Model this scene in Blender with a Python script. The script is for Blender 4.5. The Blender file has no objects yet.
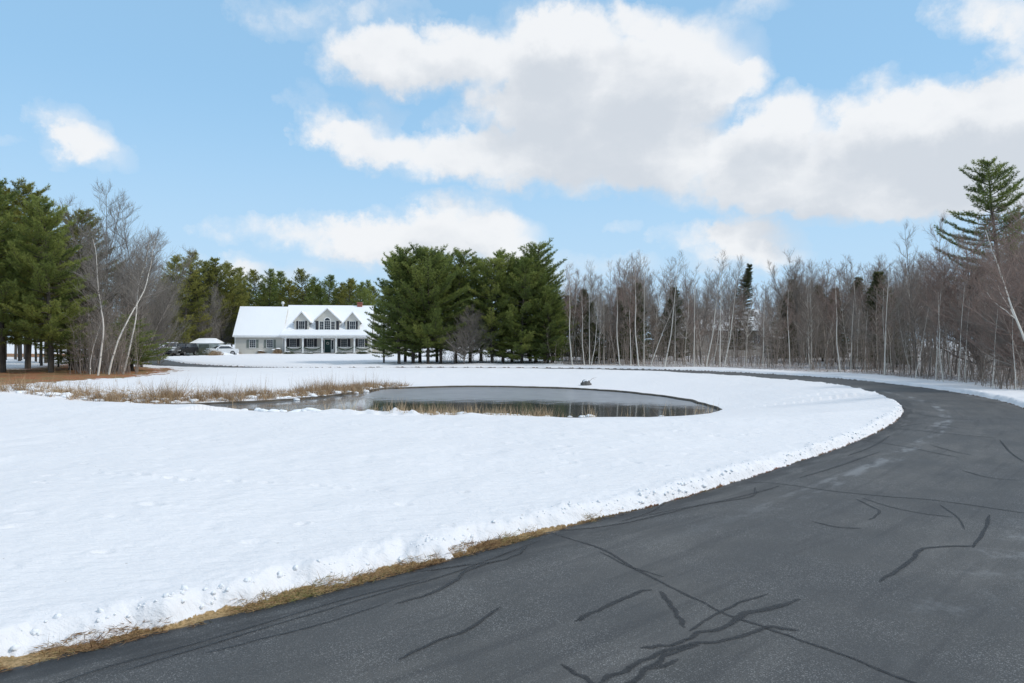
import bpy, math, random
import numpy as np
PI = math.pi
rad = math.radians
scene = bpy.context.scene
C = scene.collection
F = 683.0            # focal length in pixels of the photo (24 mm on full frame)
CAM_H = 2.0
HOR = 341.5
SUN_EL, SUN_AZ = rad(44), rad(106)      # azimuth clockwise from the view direction (+Y)

# ------------------------------------------------------------------ camera
cam_d = bpy.data.cameras.new('camera'); cam = bpy.data.objects.new('camera', cam_d); C.objects.link(cam)
cam.location = (0, 0, CAM_H); cam.rotation_euler = (rad(90), 0, 0)
cam_d.sensor_width = 36; cam_d.lens = 24.0; cam_d.clip_start = 0.05; cam_d.clip_end = 6000
scene.camera = cam
vs = scene.view_settings
vs.view_transform = 'Standard'; vs.look = 'None'; vs.gamma = 1; vs.use_curve_mapping = False; vs.exposure = 0.0
scene.display_settings.display_device = 'sRGB'
scene.cycles.max_bounces = 6; scene.cycles.diffuse_bounces = 3; scene.cycles.glossy_bounces = 3
scene.cycles.transmission_bounces = 3; scene.cycles.transparent_max_bounces = 6

# ------------------------------------------------------------------ sun
sd = bpy.data.lights.new('sun', 'SUN'); sun = bpy.data.objects.new('sun', sd); C.objects.link(sun)
sd.energy = 2.1; sd.angle = rad(5); sd.color = (1.0, 0.955, 0.89)
sx, sy, sz = math.sin(SUN_AZ)*math.cos(SUN_EL), math.cos(SUN_AZ)*math.cos(SUN_EL), math.sin(SUN_EL)
from mathutils import Vector
sun.rotation_euler = Vector((sx, sy, sz)).to_track_quat('Z', 'Y').to_euler()

# ------------------------------------------------------------------ node helpers
class NT:
    def __init__(s, tree): s.t = tree; s.n = tree.nodes; s.l = tree.links
    def node(s, typ, **kw):
        n = s.n.new(typ)
        for k, v in kw.items(): setattr(n, k, v)
        return n
    def put(s, sock, v):
        if v is None: return
        if isinstance(v, bpy.types.NodeSocket): s.l.new(v, sock)
        else: sock.default_value = v
    def math(s, op, a, b=None, c=None, clamp=False):
        n = s.node('ShaderNodeMath', operation=op); n.use_clamp = clamp
        s.put(n.inputs[0], a); s.put(n.inputs[1], b); s.put(n.inputs[2], c)
        return n.outputs[0]
    def vec(s, op, a, b=None):
        n = s.node('ShaderNodeVectorMath', operation=op)
        s.put(n.inputs[0], a); s.put(n.inputs[1], b)
        return n.outputs[1] if op in ('DOT_PRODUCT', 'LENGTH') else n.outputs[0]
    def noise(s, vec, scale, detail=3, rough=0.5, out=0, dist=0.0):
        n = s.node('ShaderNodeTexNoise'); s.put(n.inputs['Vector'], vec)
        n.inputs['Scale'].default_value = scale; n.inputs['Detail'].default_value = detail
        n.inputs['Roughness'].default_value = rough; n.inputs['Distortion'].default_value = dist
        return n.outputs[out]
    def ramp(s, v, stops):
        n = s.node('ShaderNodeValToRGB'); s.put(n.inputs[0], v)
        e = n.color_ramp.elements
        while len(e) > 1: e.remove(e[-1])
        for i, (p, c) in enumerate(stops):
            q = e[0] if i == 0 else e.new(p)
            q.position = p; q.color = (c, c, c, 1) if isinstance(c, (int, float)) else (*c, 1)
        return n.outputs[0]
    def smooth(s, v, a, b, lo=0.0, hi=1.0):
        n = s.node('ShaderNodeMapRange', interpolation_type='SMOOTHSTEP')
        s.put(n.inputs[0], v); n.inputs[1].default_value = a; n.inputs[2].default_value = b
        n.inputs[3].default_value = lo; n.inputs[4].default_value = hi
        return n.outputs[0]
    def mix(s, f, a, b, blend='MIX'):
        n = s.node('ShaderNodeMix', data_type='RGBA', blend_type=blend)
        s.put(n.inputs[0], f)
        s.put(n.inputs[6], (*a, 1) if isinstance(a, tuple) else a); s.put(n.inputs[7], (*b, 1) if isinstance(b, tuple) else b)
        return n.outputs[2]

# ------------------------------------------------------------------ world: Nishita sky with clouds at infinity
w = bpy.data.worlds.new('World'); scene.world = w; w.use_nodes = True
def px2sky(px, py):
    t = (px-512)/F; az = math.atan(t); el = math.atan((HOR-py)/F*math.cos(az))
    return az, el
BLOBS = [ # px, py, rx, ry, weight
 (372,58,62,28,1),(430,56,80,30,1),(515,62,80,46,1),(566,32,48,26,.9),(610,62,95,46,1),(685,66,70,42,1),(735,78,28,16,.8),
 (620,105,115,38,1.1),(540,122,95,28,.9),(640,138,80,24,.8),
 (332,128,34,20,.9),(368,142,42,24,.9),(425,158,70,22,.9),(505,160,80,22,.8),(595,166,95,26,1),(690,168,90,34,1),
 (775,118,36,28,1),(800,158,80,50,1.1),(790,195,80,26,.8),(850,200,90,26,.8),(886,110,52,30,1),(960,118,90,40,1.1),
 (920,160,100,52,1.2),(1000,150,80,66,1.2),(960,205,90,24,.8),(1050,110,80,60,1.1),(500,186,26,9,.5),
 (276,16,40,16,.42),(345,12,52,16,.42),(395,2,40,10,.4),(436,22,22,8,.45),(304,96,22,14,.30),(384,108,26,14,.30),
 (643,10,30,13,.6),(752,4,30,12,.5),(985,4,66,24,.8),(1012,34,40,26,.75),
 (68,132,36,24,.66),(88,150,40,20,.6),(58,150,36,16,.5),(-10,142,14,9,.5),
 (460,222,58,28,1),(505,238,46,22,.9),(400,236,66,22,.9),(335,236,64,19,.8),(262,232,52,14,.6),(430,256,120,16,.6),
 (700,238,52,15,.75),(738,232,34,16,.8),(764,244,42,18,.8),(740,258,66,12,.6),(618,232,18,7,.35),
 (215,262,40,12,.6),(270,272,60,12,.6),(560,268,90,14,.5),
 # clouds outside the frame, reflected and lighting the place
 (-500,60,260,70,1),(-260,-80,200,60,.9),(300,-260,300,80,1),(900,-240,280,80,1),(1500,80,240,90,1),(600,-420,380,70,1)]
grp = bpy.data.node_groups.new('cloud_field', 'ShaderNodeTree')
grp.interface.new_socket('P', in_out='INPUT', socket_type='NodeSocketVector')
grp.interface.new_socket('D', in_out='OUTPUT', socket_type='NodeSocketFloat')
g = NT(grp); gi = g.node('NodeGroupInput'); go = g.node('NodeGroupOutput'); acc = None
for (px, py, rx, ry, wt) in BLOBS:
    az, el = px2sky(px, py); k = math.cos(az)**2
    a = g.vec('SUBTRACT', gi.outputs[0], (az, el, 0))
    a = g.vec('MULTIPLY', a, (F/rx/max(k, .5)*.82, F/ry/math.sqrt(max(k, .5))*.82, 0))
    d = g.vec('DOT_PRODUCT', a, a)
    d = g.math('SUBTRACT', 1, d, clamp=True)
    acc = g.math('MULTIPLY', d, wt) if acc is None else g.math('MULTIPLY_ADD', d, wt, acc)
for (a0, e0, ra, re_, wt) in [(0.2, 1.35, 3.2, .42, 1.1), (1.9, .55, .55, .30, 1.1), (2.7, .70, .6, .30, 1.1), (-1.9, .60, .6, .30, 1.1), (-2.8, .5, .6, .25, 1.1), (-1.3, .95, .5, .2, 1), (1.25, .9, .45, .2, 1), (2.2, .18, .6, .10, 1), (-2.3, .15, .5, .09, 1)]:  # unseen clouds overhead, beside and behind the camera, added to whiten the skylight
    a = g.vec('MULTIPLY', g.vec('SUBTRACT', gi.outputs[0], (a0, e0, 0)), (1/ra, 1/re_, 0)); d = g.vec('DOT_PRODUCT', a, a)
    acc = g.math('MULTIPLY_ADD', g.math('SUBTRACT', 1, d, clamp=True), wt, acc)
g.l.new(acc, go.inputs[0])
W = NT(w.node_tree); W.n.clear()
out = W.node('ShaderNodeOutputWorld'); bg = W.node('ShaderNodeBackground')
sky = W.node('ShaderNodeTexSky', sky_type='NISHITA')
sky.sun_disc = False; sky.sun_elevation = SUN_EL; sky.sun_rotation = SUN_AZ; sky.air_density = 1.0; sky.dust_density = 0.6; sky.ozone_density = 1.6
tc = W.node('ShaderNodeTexCoord'); dirn = W.vec('NORMALIZE', tc.outputs['Generated'])
sp = W.node('ShaderNodeSeparateXYZ'); W.l.new(dirn, sp.inputs[0])
az = W.math('ARCTAN2', sp.outputs[0], sp.outputs[1]); el = W.math('ARCSINE', sp.outputs[2])
cb = W.node('ShaderNodeCombineXYZ'); W.l.new(az, cb.inputs[0]); W.l.new(el, cb.inputs[1])
P = cb.outputs[0]
n1 = W.noise(P, 7, 3, .5, out=1); n2 = W.noise(P, 24, 5, .6, out=1)
wv = W.vec('MULTIPLY', W.vec('SUBTRACT', n1, (.5, .5, .5)), (.10, .05, 0))
wv2 = W.vec('MULTIPLY', W.vec('SUBTRACT', n2, (.5, .5, .5)), (.070, .055, 0))
Pw = W.vec('ADD', W.vec('ADD', P, wv), wv2)
def field(p):
    n = W.node('ShaderNodeGroup'); n.node_tree = grp; W.l.new(p, n.inputs[0]); return n.outputs[0]
f0 = field(Pw)
f1 = field(W.vec('ADD', Pw, (0.02, 0.045, 0)))
fb = W.noise(P, 12, 10, .66)
dens = W.math('MULTIPLY_ADD', W.math('SUBTRACT', fb, .5), 1.6, f0)
alpha = W.smooth(dens, .02, 1.15)
thin = W.smooth(dens, -.15, .5, 0, .22)
alpha = W.math('MAXIMUM', alpha, thin)
alpha = W.math('MULTIPLY', alpha, W.smooth(f0, 0.0, .12))
alpha = W.math('MULTIPLY', alpha, .96)
fb2 = W.noise(W.vec('MULTIPLY', P, (1, 1.7, 1)), 13, 5, .55)
shade = W.math('MULTIPLY_ADD', W.math('SUBTRACT', fb2, .5), 1.9, f1)
shade = W.smooth(shade, .15, 2.3)
ccol = W.mix(shade, (.91, .925, .945), (.66, .705, .765))
base = W.mix(1.0, sky.outputs[0], (1.0, 1.0, 1.0), 'MULTIPLY')
skyc = W.vec('MULTIPLY', base, (.105*.85, .105*1.02, .105*1.12))
# pale air near the horizon
hz = W.smooth(el, 0.0, .55, .85, .70)
skyc2 = W.mix(hz, skyc, (.385, .68, .985))
skyc2 = W.mix(W.smooth(el, 0.0, .36, .9, 0.0), skyc2, (.55, .75, .94))
fin = W.mix(alpha, skyc2, ccol)
W.l.new(fin, bg.inputs[0]); bg.inputs[1].default_value = 1.0
W.l.new(bg.outputs[0], out.inputs[0])

# ------------------------------------------------------------------ materials
def mat(name, fn):
    m = bpy.data.materials.new(name); m.use_nodes = True; t = NT(m.node_tree); t.n.clear()
    o = t.node('ShaderNodeOutputMaterial'); b = t.node('ShaderNodeBsdfPrincipled'); t.l.new(b.outputs[0], o.inputs[0])
    b.inputs['Specular IOR Level'].default_value = .3
    fn(t, b, o); return m
def pos(t): return t.node('ShaderNodeNewGeometry').outputs['Position']
def objc(t): return t.node('ShaderNodeTexCoord').outputs['Object']
def bump(t, b, h, strength=.5, dist=.02):
    n = t.node('ShaderNodeBump'); n.inputs['Strength'].default_value = strength; n.inputs['Distance'].default_value = dist
    t.l.new(h, n.inputs['Height']); t.l.new(n.outputs[0], b.inputs['Normal'])
def simple(name, col, rough=.6, var=.15, scale=3, metal=0.0, bs=0.0, spec=.3):
    def fn(t, b, o):
        p = objc(t); n = t.noise(p, scale, 4, .6)
        c = t.mix(t.smooth(n, .3, .7), tuple(x*(1-var) for x in col), tuple(min(1, x*(1+var)) for x in col))
        t.l.new(c, b.inputs['Base Color']); b.inputs['Roughness'].default_value = rough; b.inputs['Metallic'].default_value = metal
        b.inputs['Specular IOR Level'].default_value = spec
        if bs: bump(t, b, t.noise(p, scale*6, 4), bs, .01)
    return mat(name, fn)
def f_snow(t, b, o):
    p = pos(t); n = t.noise(p, .5, 4, .5)
    t.l.new(t.mix(n, (.82, .83, .85), (.86, .87, .885)), b.inputs['Base Color'])
    b.inputs['Roughness'].default_value = .7; b.inputs['Specular IOR Level'].default_value = .2
    bump(t, b, t.noise(p, 9, 6, .6), .35, .05)
M_snow = mat('snow', f_snow)
def f_ground(t, b, o):
    p = pos(t)
    at = t.node('ShaderNodeAttribute', attribute_name='mask'); s = t.node('ShaderNodeSeparateColor'); t.l.new(at.outputs['Color'], s.inputs[0])
    snow, grass, mud = s.outputs[0], s.outputs[1], s.outputs[2]
    big = t.noise(p, .35, 4, .5)
    snowc = t.mix(big, (.765, .75, .755), (.815, .80, .805))
    # trodden / thawing flecks
    ps = t.vec('MULTIPLY', p, (1.0, 2.2, 1.0))
    fle = t.smooth(t.noise(ps, 2.6, 5, .68), .63, .78)
    snowc = t.mix(t.math('MULTIPLY', fle, .35), snowc, (.60, .61, .64))
    spk = t.smooth(t.noise(p, 14, 2, .5), .745, .79)
    snowc = t.mix(t.math('MULTIPLY', spk, .5), snowc, (.22, .18, .13))
    n = t.noise(p, 5, 6, .7); n2 = t.noise(p, 1.1, 3, .5)
    leaf = t.mix(t.smooth(n, .3, .7), (.20, .055, .028), (.42, .155, .08))
    tan = t.mix(t.smooth(t.noise(p, 38, 3, .7), .3, .7), (.20, .14, .06), (.46, .31, .16))
    litter = t.mix(t.smooth(n2, .42, .6), leaf, t.mix(n, (.13, .085, .04), (.30, .20, .09)))
    gr = t.mix(grass, litter, tan)
    gr = t.mix(mud, gr, (.055, .045, .035))
    sf = t.math('ADD', snow, t.math('MULTIPLY', t.math('SUBTRACT', t.noise(p, 7, 5, .75), .5), 1.3))
    sf = t.smooth(sf, .42, .58)
    near = t.math('GREATER_THAN', snow, .985)
    sf = t.math('MAXIMUM', sf, near)
    c = t.mix(sf, gr, snowc)
    t.l.new(c, b.inputs['Base Color']); b.inputs['Roughness'].default_value = .75; b.inputs['Specular IOR Level'].default_value = .15
    h = t.math('ADD', t.math('MULTIPLY', t.noise(ps, 3.2, 6, .62), 1.0), t.math('MULTIPLY', t.noise(p, 40, 3, .6), .10))
    bump(t, b, h, .6, .09)
M_ground = mat('ground', f_ground)
def f_asphalt(t, b, o):
    uv = t.node('ShaderNodeUVMap', uv_map='road').outputs[0]
    p = pos(t); s = t.node('ShaderNodeSeparateXYZ'); t.l.new(uv, s.inputs[0]); u, v = s.outputs[0], s.outputs[1]
    su = t.vec('MULTIPLY', uv, (1.0, .16, 1.0))
    streak = t.noise(su, 3.2, 5, .6)
    base = t.mix(t.smooth(streak, .3, .7), (.052, .051, .049), (.090, .087, .083))
    patch = t.noise(p, .55, 4, .55)
    base = t.mix(t.smooth(patch, .35, .65), base, (.056, .056, .056))
    # fine stones
    v1 = t.node('ShaderNodeTexVoronoi'); v1.inputs['Scale'].default_value = 150; t.l.new(p, v1.inputs['Vector'])
    vs_ = t.node('ShaderNodeSeparateColor'); t.l.new(v1.outputs['Color'], vs_.inputs[0])
    stone = t.smooth(vs_.outputs[0], .72, 1.0)
    wear = t.smooth(t.noise(p, 1.3, 4, .6), .35, .7, .25, 1.0)
    base = t.mix(t.math('MULTIPLY', t.math('MULTIPLY', stone, wear), .70), base, (.25, .245, .24))
    gr = t.noise(p, 130, 2, .6)
    base = t.mix(.6, base, t.mix(t.smooth(gr, .25, .75), (.3, .3, .3), (1.0, 1.0, 1.0)), 'OVERLAY')
    # dark damp margin along the field side and a pale worn seam
    warp = t.math('MULTIPLY_ADD', t.math('SUBTRACT', t.noise(su, 2.2, 3), .5), .35, u)
    dark = t.math('MULTIPLY', t.smooth(warp, .75, .12, 0, 1), t.smooth(t.noise(su, 5, 5, .6), .38, .6))
    base = t.mix(t.math('MULTIPLY', dark, .62), base, (.022, .022, .023))
    seam_n = t.smooth(t.noise(t.vec('MULTIPLY', uv, (1.6, .55, 1)), 1.7, 5, .65), .46, .60)
    d = t.math('ABSOLUTE', t.math('SUBTRACT', t.math('MULTIPLY_ADD', t.math('SUBTRACT', streak, .5), .5, u), .98))
    seam = t.math('MULTIPLY', t.smooth(d, .20, .04, 0, 1), seam_n)
    seam = t.math('MULTIPLY', seam, t.smooth(v, 14, 22))
    base = t.mix(t.math('MULTIPLY', seam, .45), base, (.30, .31, .32))
    d2 = t.math('ABSOLUTE', t.math('SUBTRACT', t.math('MULTIPLY_ADD', t.math('SUBTRACT', streak, .5), .8, u), 3.4))
    seam2 = t.math('MULTIPLY', t.smooth(d2, .38, .05, 0, 1), t.smooth(t.noise(uv, 2.6, 6, .75), .50, .68))
    seam2 = t.math('MULTIPLY', seam2, t.smooth(v, 12, 20))
    base = t.mix(t.math('MULTIPLY', seam2, .6), base, (.27, .275, .28))
    pale = t.math('MULTIPLY', t.smooth(t.noise(p, 6.5, 4, .7), .66, .74), t.smooth(t.noise(p, .9, 2, .5), .5, .65))
    base = t.mix(t.math('MULTIPLY', pale, .45), base, (.24, .24, .25))
    track = t.smooth(t.noise(t.vec('MULTIPLY', uv, (1, .05, 1)), 7, 2, .5), .56, .66)
    base = t.mix(t.math('MULTIPLY', track, .25), base, (.035, .035, .038))
    t.l.new(base, b.inputs['Base Color'])
    t.l.new(t.math('MULTIPLY_ADD', streak, .3, .55), b.inputs['Roughness']); b.inputs['Specular IOR Level'].default_value = .35
    h = t.math('ADD', t.math('MULTIPLY', v1.outputs[0], -1), t.math('MULTIPLY', gr, .6))
    bump(t, b, h, .45, .004)
M_road = mat('asphalt', f_asphalt)
def f_tar(t, b, o):
    p = pos(t)
    t.l.new(t.mix(t.smooth(t.noise(p, 30, 4, .7), .35, .7), (.018, .018, .019), (.045, .045, .046)), b.inputs['Base Color'])
    b.inputs['Roughness'].default_value = .5
    tr = t.node('ShaderNodeBsdfTransparent'); mx = t.node('ShaderNodeMixShader')
    at = t.node('ShaderNodeAttribute', attribute_name='edge')
    a = t.math('ADD', at.outputs['Fac'], t.math('MULTIPLY', t.math('SUBTRACT', t.noise(p, 26, 6, .85), .5), 2.2))
    a = t.math('MULTIPLY', t.smooth(a, .15, .95), .72)
    t.l.new(a, mx.inputs[0]); t.l.new(tr.outputs[0], mx.inputs[1]); t.l.new(b.outputs[0], mx.inputs[2]); t.l.new(mx.outputs[0], o.inputs[0])
M_tar = mat('tar', f_tar)
def f_water(t, b, o):
    p = pos(t)
    # thin grey ice over the far part of the pond, open water on the near side
    at = t.node('ShaderNodeAttribute', attribute_name='ice')
    n = t.noise(t.vec('MULTIPLY', p, (.6, 1.6, 1)), 1.6, 6, .7)
    ice = t.smooth(t.math('ADD', at.outputs['Fac'], t.math('MULTIPLY', t.math('SUBTRACT', n, .5), 1.0)), .30, .80, .10, .95)
    flock = t.smooth(t.noise(p, 7, 4, .7), .60, .66)
    band = t.math('MULTIPLY', flock, t.smooth(at.outputs['Fac'], .28, .5))
    ice = t.math('MAXIMUM', ice, t.math('MULTIPLY', band, .6))
    t.l.new(t.mix(ice, (.022, .028, .024), t.mix(t.noise(p, 1.2, 4), (.33, .35, .375), (.45, .47, .50))), b.inputs['Base Color'])
    t.l.new(t.math('MULTIPLY_ADD', ice, .20, .03), b.inputs['Roughness'])
    b.inputs['IOR'].default_value = 1.33; b.inputs['Specular IOR Level'].default_value = .5
    bump(t, b, t.noise(t.vec('MULTIPLY', p, (1, .5, 1)), 9, 3, .5), .12, .01)
M_water = mat('pond_water', f_water)
def f_needles(c1, c2, c3):
    def fn(t, b, o):
        at = t.node('ShaderNodeAttribute', attribute_name='tint'); oi = t.node('ShaderNodeObjectInfo')
        v = t.math('ADD', t.math('MULTIPLY', at.outputs['Fac'], .75), t.math('MULTIPLY', oi.outputs['Random'], .25))
        c = t.ramp(v, [(0.05, c1), (.5, c2), (.95, c3)])
        t.l.new(c, b.inputs['Base Color']); b.inputs['Roughness'].default_value = .55; b.inputs['Specular IOR Level'].default_value = .25
        tl = t.node('ShaderNodeBsdfTranslucent'); t.l.new(c, tl.inputs[0]); mx = t.node('ShaderNodeMixShader'); mx.inputs[0].default_value = .5
        t.l.new(b.outputs[0], mx.inputs[1]); t.l.new(tl.outputs[0], mx.inputs[2]); t.l.new(mx.outputs[0], o.inputs[0])
    return fn
M_pine = mat('pine_needles', f_needles((.085, .125, .038), (.20, .25, .068), (.37, .40, .11)))
M_olive = mat('olive_needles', f_needles((.115, .13, .034), (.25, .255, .062), (.42, .39, .10)))
M_darkpine = mat('dark_needles', f_needles((.055, .065, .032), (.10, .112, .05), (.16, .165, .07)))
def f_bark(ca, cb_, scale=4, stretch=.25):
    def fn(t, b, o):
        p = t.vec('MULTIPLY', objc(t), (1, 1, stretch)); n = t.noise(p, scale, 5, .7)
        oi = t.node('ShaderNodeObjectInfo')
        c = t.mix(t.smooth(n, .3, .7), ca, cb_)
        c = t.mix(t.math('MULTIPLY', oi.outputs['Random'], .35), c, tuple(x*.55 for x in ca))
        t.l.new(c, b.inputs['Base Color']); b.inputs['Roughness'].default_value = .85; bump(t, b, n, .5, .02)
    return fn
M_bark = mat('bark', f_bark((.055, .045, .036), (.14, .12, .10)))
M_greybark = mat('grey_bark', f_bark((.17, .145, .125), (.34, .305, .27)))
M_twig = mat('twigs', f_bark((.23, .185, .155), (.38, .32, .27)))
M_twig_red = mat('reddish_twigs', f_bark((.24, .17, .14), (.38, .28, .235)))
M_twig_grey = mat('grey_twigs', f_bark((.22, .195, .17), (.36, .325, .285)))
def f_birch(t, b, o):
    p = objc(t); n = t.noise(t.vec('MULTIPLY', p, (1, 1, 5)), 1.6, 4, .7); n2 = t.noise(p, .6, 3)
    c = t.mix(t.smooth(n, .60, .68), t.mix(n2, (.58, .53, .46), (.80, .76, .69)), (.07, .06, .055))
    t.l.new(c, b.inputs['Base Color']); b.inputs['Roughness'].default_value = .7
M_birch = mat('birch_bark', f_birch)
def f_straw(t, b, o):
    at = t.node('ShaderNodeAttribute', attribute_name='tint')
    c = t.ramp(at.outputs['Fac'], [(0, (.085, .045, .022)), (.4, (.24, .135, .065)), (.75, (.42, .28, .14)), (1, (.18, .19, .06))])
    t.l.new(c, b.inputs['Base Color']); b.inputs['Roughness'].default_value = .8
M_straw = mat('dry_straw', f_straw)
def f_reed(t, b, o):
    at = t.node('ShaderNodeAttribute', attribute_name='tint')
    c = t.ramp(at.outputs['Fac'], [(0, (.13, .08, .045)), (.45, (.38, .25, .14)), (1, (.58, .45, .29))])
    t.l.new(c, b.inputs['Base Color']); b.inputs['Roughness'].default_value = .8
M_reed = mat('reed', f_reed)
def f_siding(t, b, o):
    p = objc(t); s = t.node('ShaderNodeSeparateXYZ'); t.l.new(p, s.inputs[0])
    fz = t.math('FRACT', t.math('MULTIPLY', s.outputs[2], 1/.13))
    c = t.mix(t.noise(p, .8, 3), (.52, .50, .445), (.60, .575, .515))
    c = t.mix(t.smooth(fz, .9, 1.0), c, (.22, .21, .19))
    t.l.new(c, b.inputs['Base Color']); b.inputs['Roughness'].default_value = .6; bump(t, b, fz, .5, .02)
M_siding = mat('clapboard', f_siding)
M_white = simple('white_trim', (.76, .76, .74), .5, .05)
M_shutter = simple('dark_shutter', (.035, .035, .040), .5)
M_gshutter = simple('grey_shutter', (.17, .19, .17), .6)
M_glass = simple('window_glass', (.035, .045, .055), .08, .1, spec=.6)
M_door = simple('green_door', (.012, .05, .045), .35)
M_garland = simple('evergreen_garland', (.03, .055, .025), .8, .4, 20)
def f_brick(t, b, o):
    n = t.node('ShaderNodeTexBrick'); t.l.new(objc(t), n.inputs[0]); n.inputs['Scale'].default_value = 4
    n.inputs['Color1'].default_value = (.30, .09, .055, 1); n.inputs['Color2'].default_value = (.22, .07, .05, 1); n.inputs['Mortar'].default_value = (.4, .37, .33, 1)
    t.l.new(n.outputs[0], b.inputs['Base Color']); b.inputs['Roughness'].default_value = .85
M_brick = mat('chimney_brick', f_brick)
M_tarp = simple('grey_green_tarp', (.34, .375, .355), .6, .2, 2, bs=.4)
M_black = simple('black_paint', (.010, .011, .013), .25, .1, spec=.5)
M_silver = simple('silver_paint', (.23, .235, .24), .3, .05, metal=.4)
M_carwhite = simple('white_paint', (.62, .64, .66), .35, .05)
M_tyre = simple('tyre_rubber', (.015, .015, .016), .8)
M_rim = simple('wheel_metal', (.35, .35, .36), .35, metal=.8)
M_lampglass = simple('headlamp_glass', (.7, .7, .68), .15, spec=.6)
M_rock = simple('boulder_stone', (.12, .115, .11), .85, .4, 6, bs=.8)
M_found = simple('concrete', (.33, .31, .28), .85, .15)
M_shingle = simple('shingles', (.11, .11, .115), .85, .2, 8)

# ------------------------------------------------------------------ mesh helpers
def new_mesh(name, V, Fc, mats, smooth=False, mat_idx=None, attrs=None):
    """V (n,3) array, Fc (m,k) array or list of faces"""
    me = bpy.data.meshes.new(name); V = np.asarray(V, dtype=np.float32)
    if isinstance(Fc, np.ndarray):
        k = Fc.shape[1]; m = Fc.shape[0]
        me.vertices.add(len(V)); me.vertices.foreach_set('co', V.ravel())
        me.loops.add(m*k); me.loops.foreach_set('vertex_index', Fc.astype(np.int32).ravel())
        me.polygons.add(m); me.polygons.foreach_set('loop_start', np.arange(0, m*k, k, dtype=np.int32))
        me.polygons.foreach_set('loop_total', np.full(m, k, dtype=np.int32))
        me.update(calc_edges=True)
    else:
        me.from_pydata(V.tolist(), [], Fc); me.update()
    for mm in (mats if isinstance(mats, (list, tuple)) else [mats]): me.materials.append(mm)
    if mat_idx is not None: me.polygons.foreach_set('material_index', np.asarray(mat_idx, dtype=np.int32))
    if smooth: me.polygons.foreach_set('use_smooth', np.ones(len(me.polygons), dtype=bool))
    for an, arr in (attrs or {}).items():
        if arr.ndim == 1:
            a = me.attributes.new(an, 'FLOAT', 'POINT'); a.data.foreach_set('value', arr.astype(np.float32))
        else:
            a = me.attributes.new(an, 'FLOAT_COLOR', 'POINT'); a.data.foreach_set('color', arr.astype(np.float32).ravel())
    return me
def link(name, me, parent=None, loc=None, rz=None):
    o = bpy.data.objects.new(name, me); C.objects.link(o)
    if parent is not None: o.parent = parent
    if loc is not None: o.location = loc
    if rz is not None: o.rotation_euler = (0, 0, rz)
    return o
def tag(o, label=None, cat=None, group=None, kind=None):
    if label: o['label'] = label
    if cat: o['category'] = cat
    if group: o['group'] = group
    if kind: o['kind'] = kind
    return o
def empty(name, loc=(0, 0, 0), rz=0):
    o = bpy.data.objects.new(name, None); C.objects.link(o); o.location = loc; o.rotation_euler = (0, 0, rz); o.empty_display_size = .3
    return o
def copy_tree(o, parent=None):
    c = o.copy(); C.objects.link(c)
    if parent is not None: c.parent = parent
    for ch in list(o.children): copy_tree(ch, c)
    return c
class MB:
    """collects boxes, prisms and tubes into one mesh"""
    def __init__(s): s.v = []; s.f = []; s.mi = []
    def add(s, v, f, mi=0):
        b = len(s.v); s.v += [tuple(q) for q in v]; s.f += [[b+i for i in q] for q in f]; s.mi += [mi]*len(f); return s
    def box(s, x0, x1, y0, y1, z0, z1, mi=0, taper=0.0):
        t = taper
        v = [(x0, y0, z0), (x1, y0, z0), (x1, y1, z0), (x0, y1, z0), (x0+t, y0+t, z1), (x1-t, y0+t, z1), (x1-t, y1-t, z1), (x0+t, y1-t, z1)]
        return s.add(v, [(0, 3, 2, 1), (4, 5, 6, 7), (0, 1, 5, 4), (1, 2, 6, 5), (2, 3, 7, 6), (3, 0, 4, 7)], mi)
    def prism(s, pts, axis, a, b, mi=0):
        """polygon pts in the two other axes, extruded along axis from a to b"""
        n = len(pts); v = []
        for q in (a, b):
            for (p0, p1) in pts:
                v.append({'x': (q, p0, p1), 'y': (p0, q, p1), 'z': (p0, p1, q)}[axis])
        f = [tuple(range(n))[::-1], tuple(range(n, 2*n))] + [(i, (i+1) % n, n+(i+1) % n, n+i) for i in range(n)]
        return s.add(v, f, mi)
    def cyl(s, c, r, h, axis='z', n=16, r2=None, mi=0):
        r2 = r if r2 is None else r2; v = []
        for k, (rr, q) in enumerate(((r, 0), (r2, h))):
            for i in range(n):
                a = 2*PI*i/n; p, q2 = rr*math.cos(a), rr*math.sin(a)
                v.append({'z': (c[0]+p, c[1]+q2, c[2]+q), 'y': (c[0]+p, c[1]+q, c[2]+q2), 'x': (c[0]+q, c[1]+p, c[2]+q2)}[axis])
        f = [tuple(range(n))[::-1], tuple(range(n, 2*n))] + [(i, (i+1) % n, n+(i+1) % n, n+i) for i in range(n)]
        return s.add(v, f, mi)
    def build(s, name, mats, parent=None, bevel=0, smooth=False):
        me = new_mesh(name, np.array(s.v), s.f, mats, smooth, s.mi)
        import bmesh
        bm = bmesh.new(); bm.from_mesh(me); bmesh.ops.recalc_face_normals(bm, faces=bm.faces)
        if bevel: bmesh.ops.bevel(bm, geom=list(bm.edges), offset=bevel, segments=2, affect='EDGES', profile=.6)
        bm.to_mesh(me); bm.free()
        return link(name, me, parent)

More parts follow.
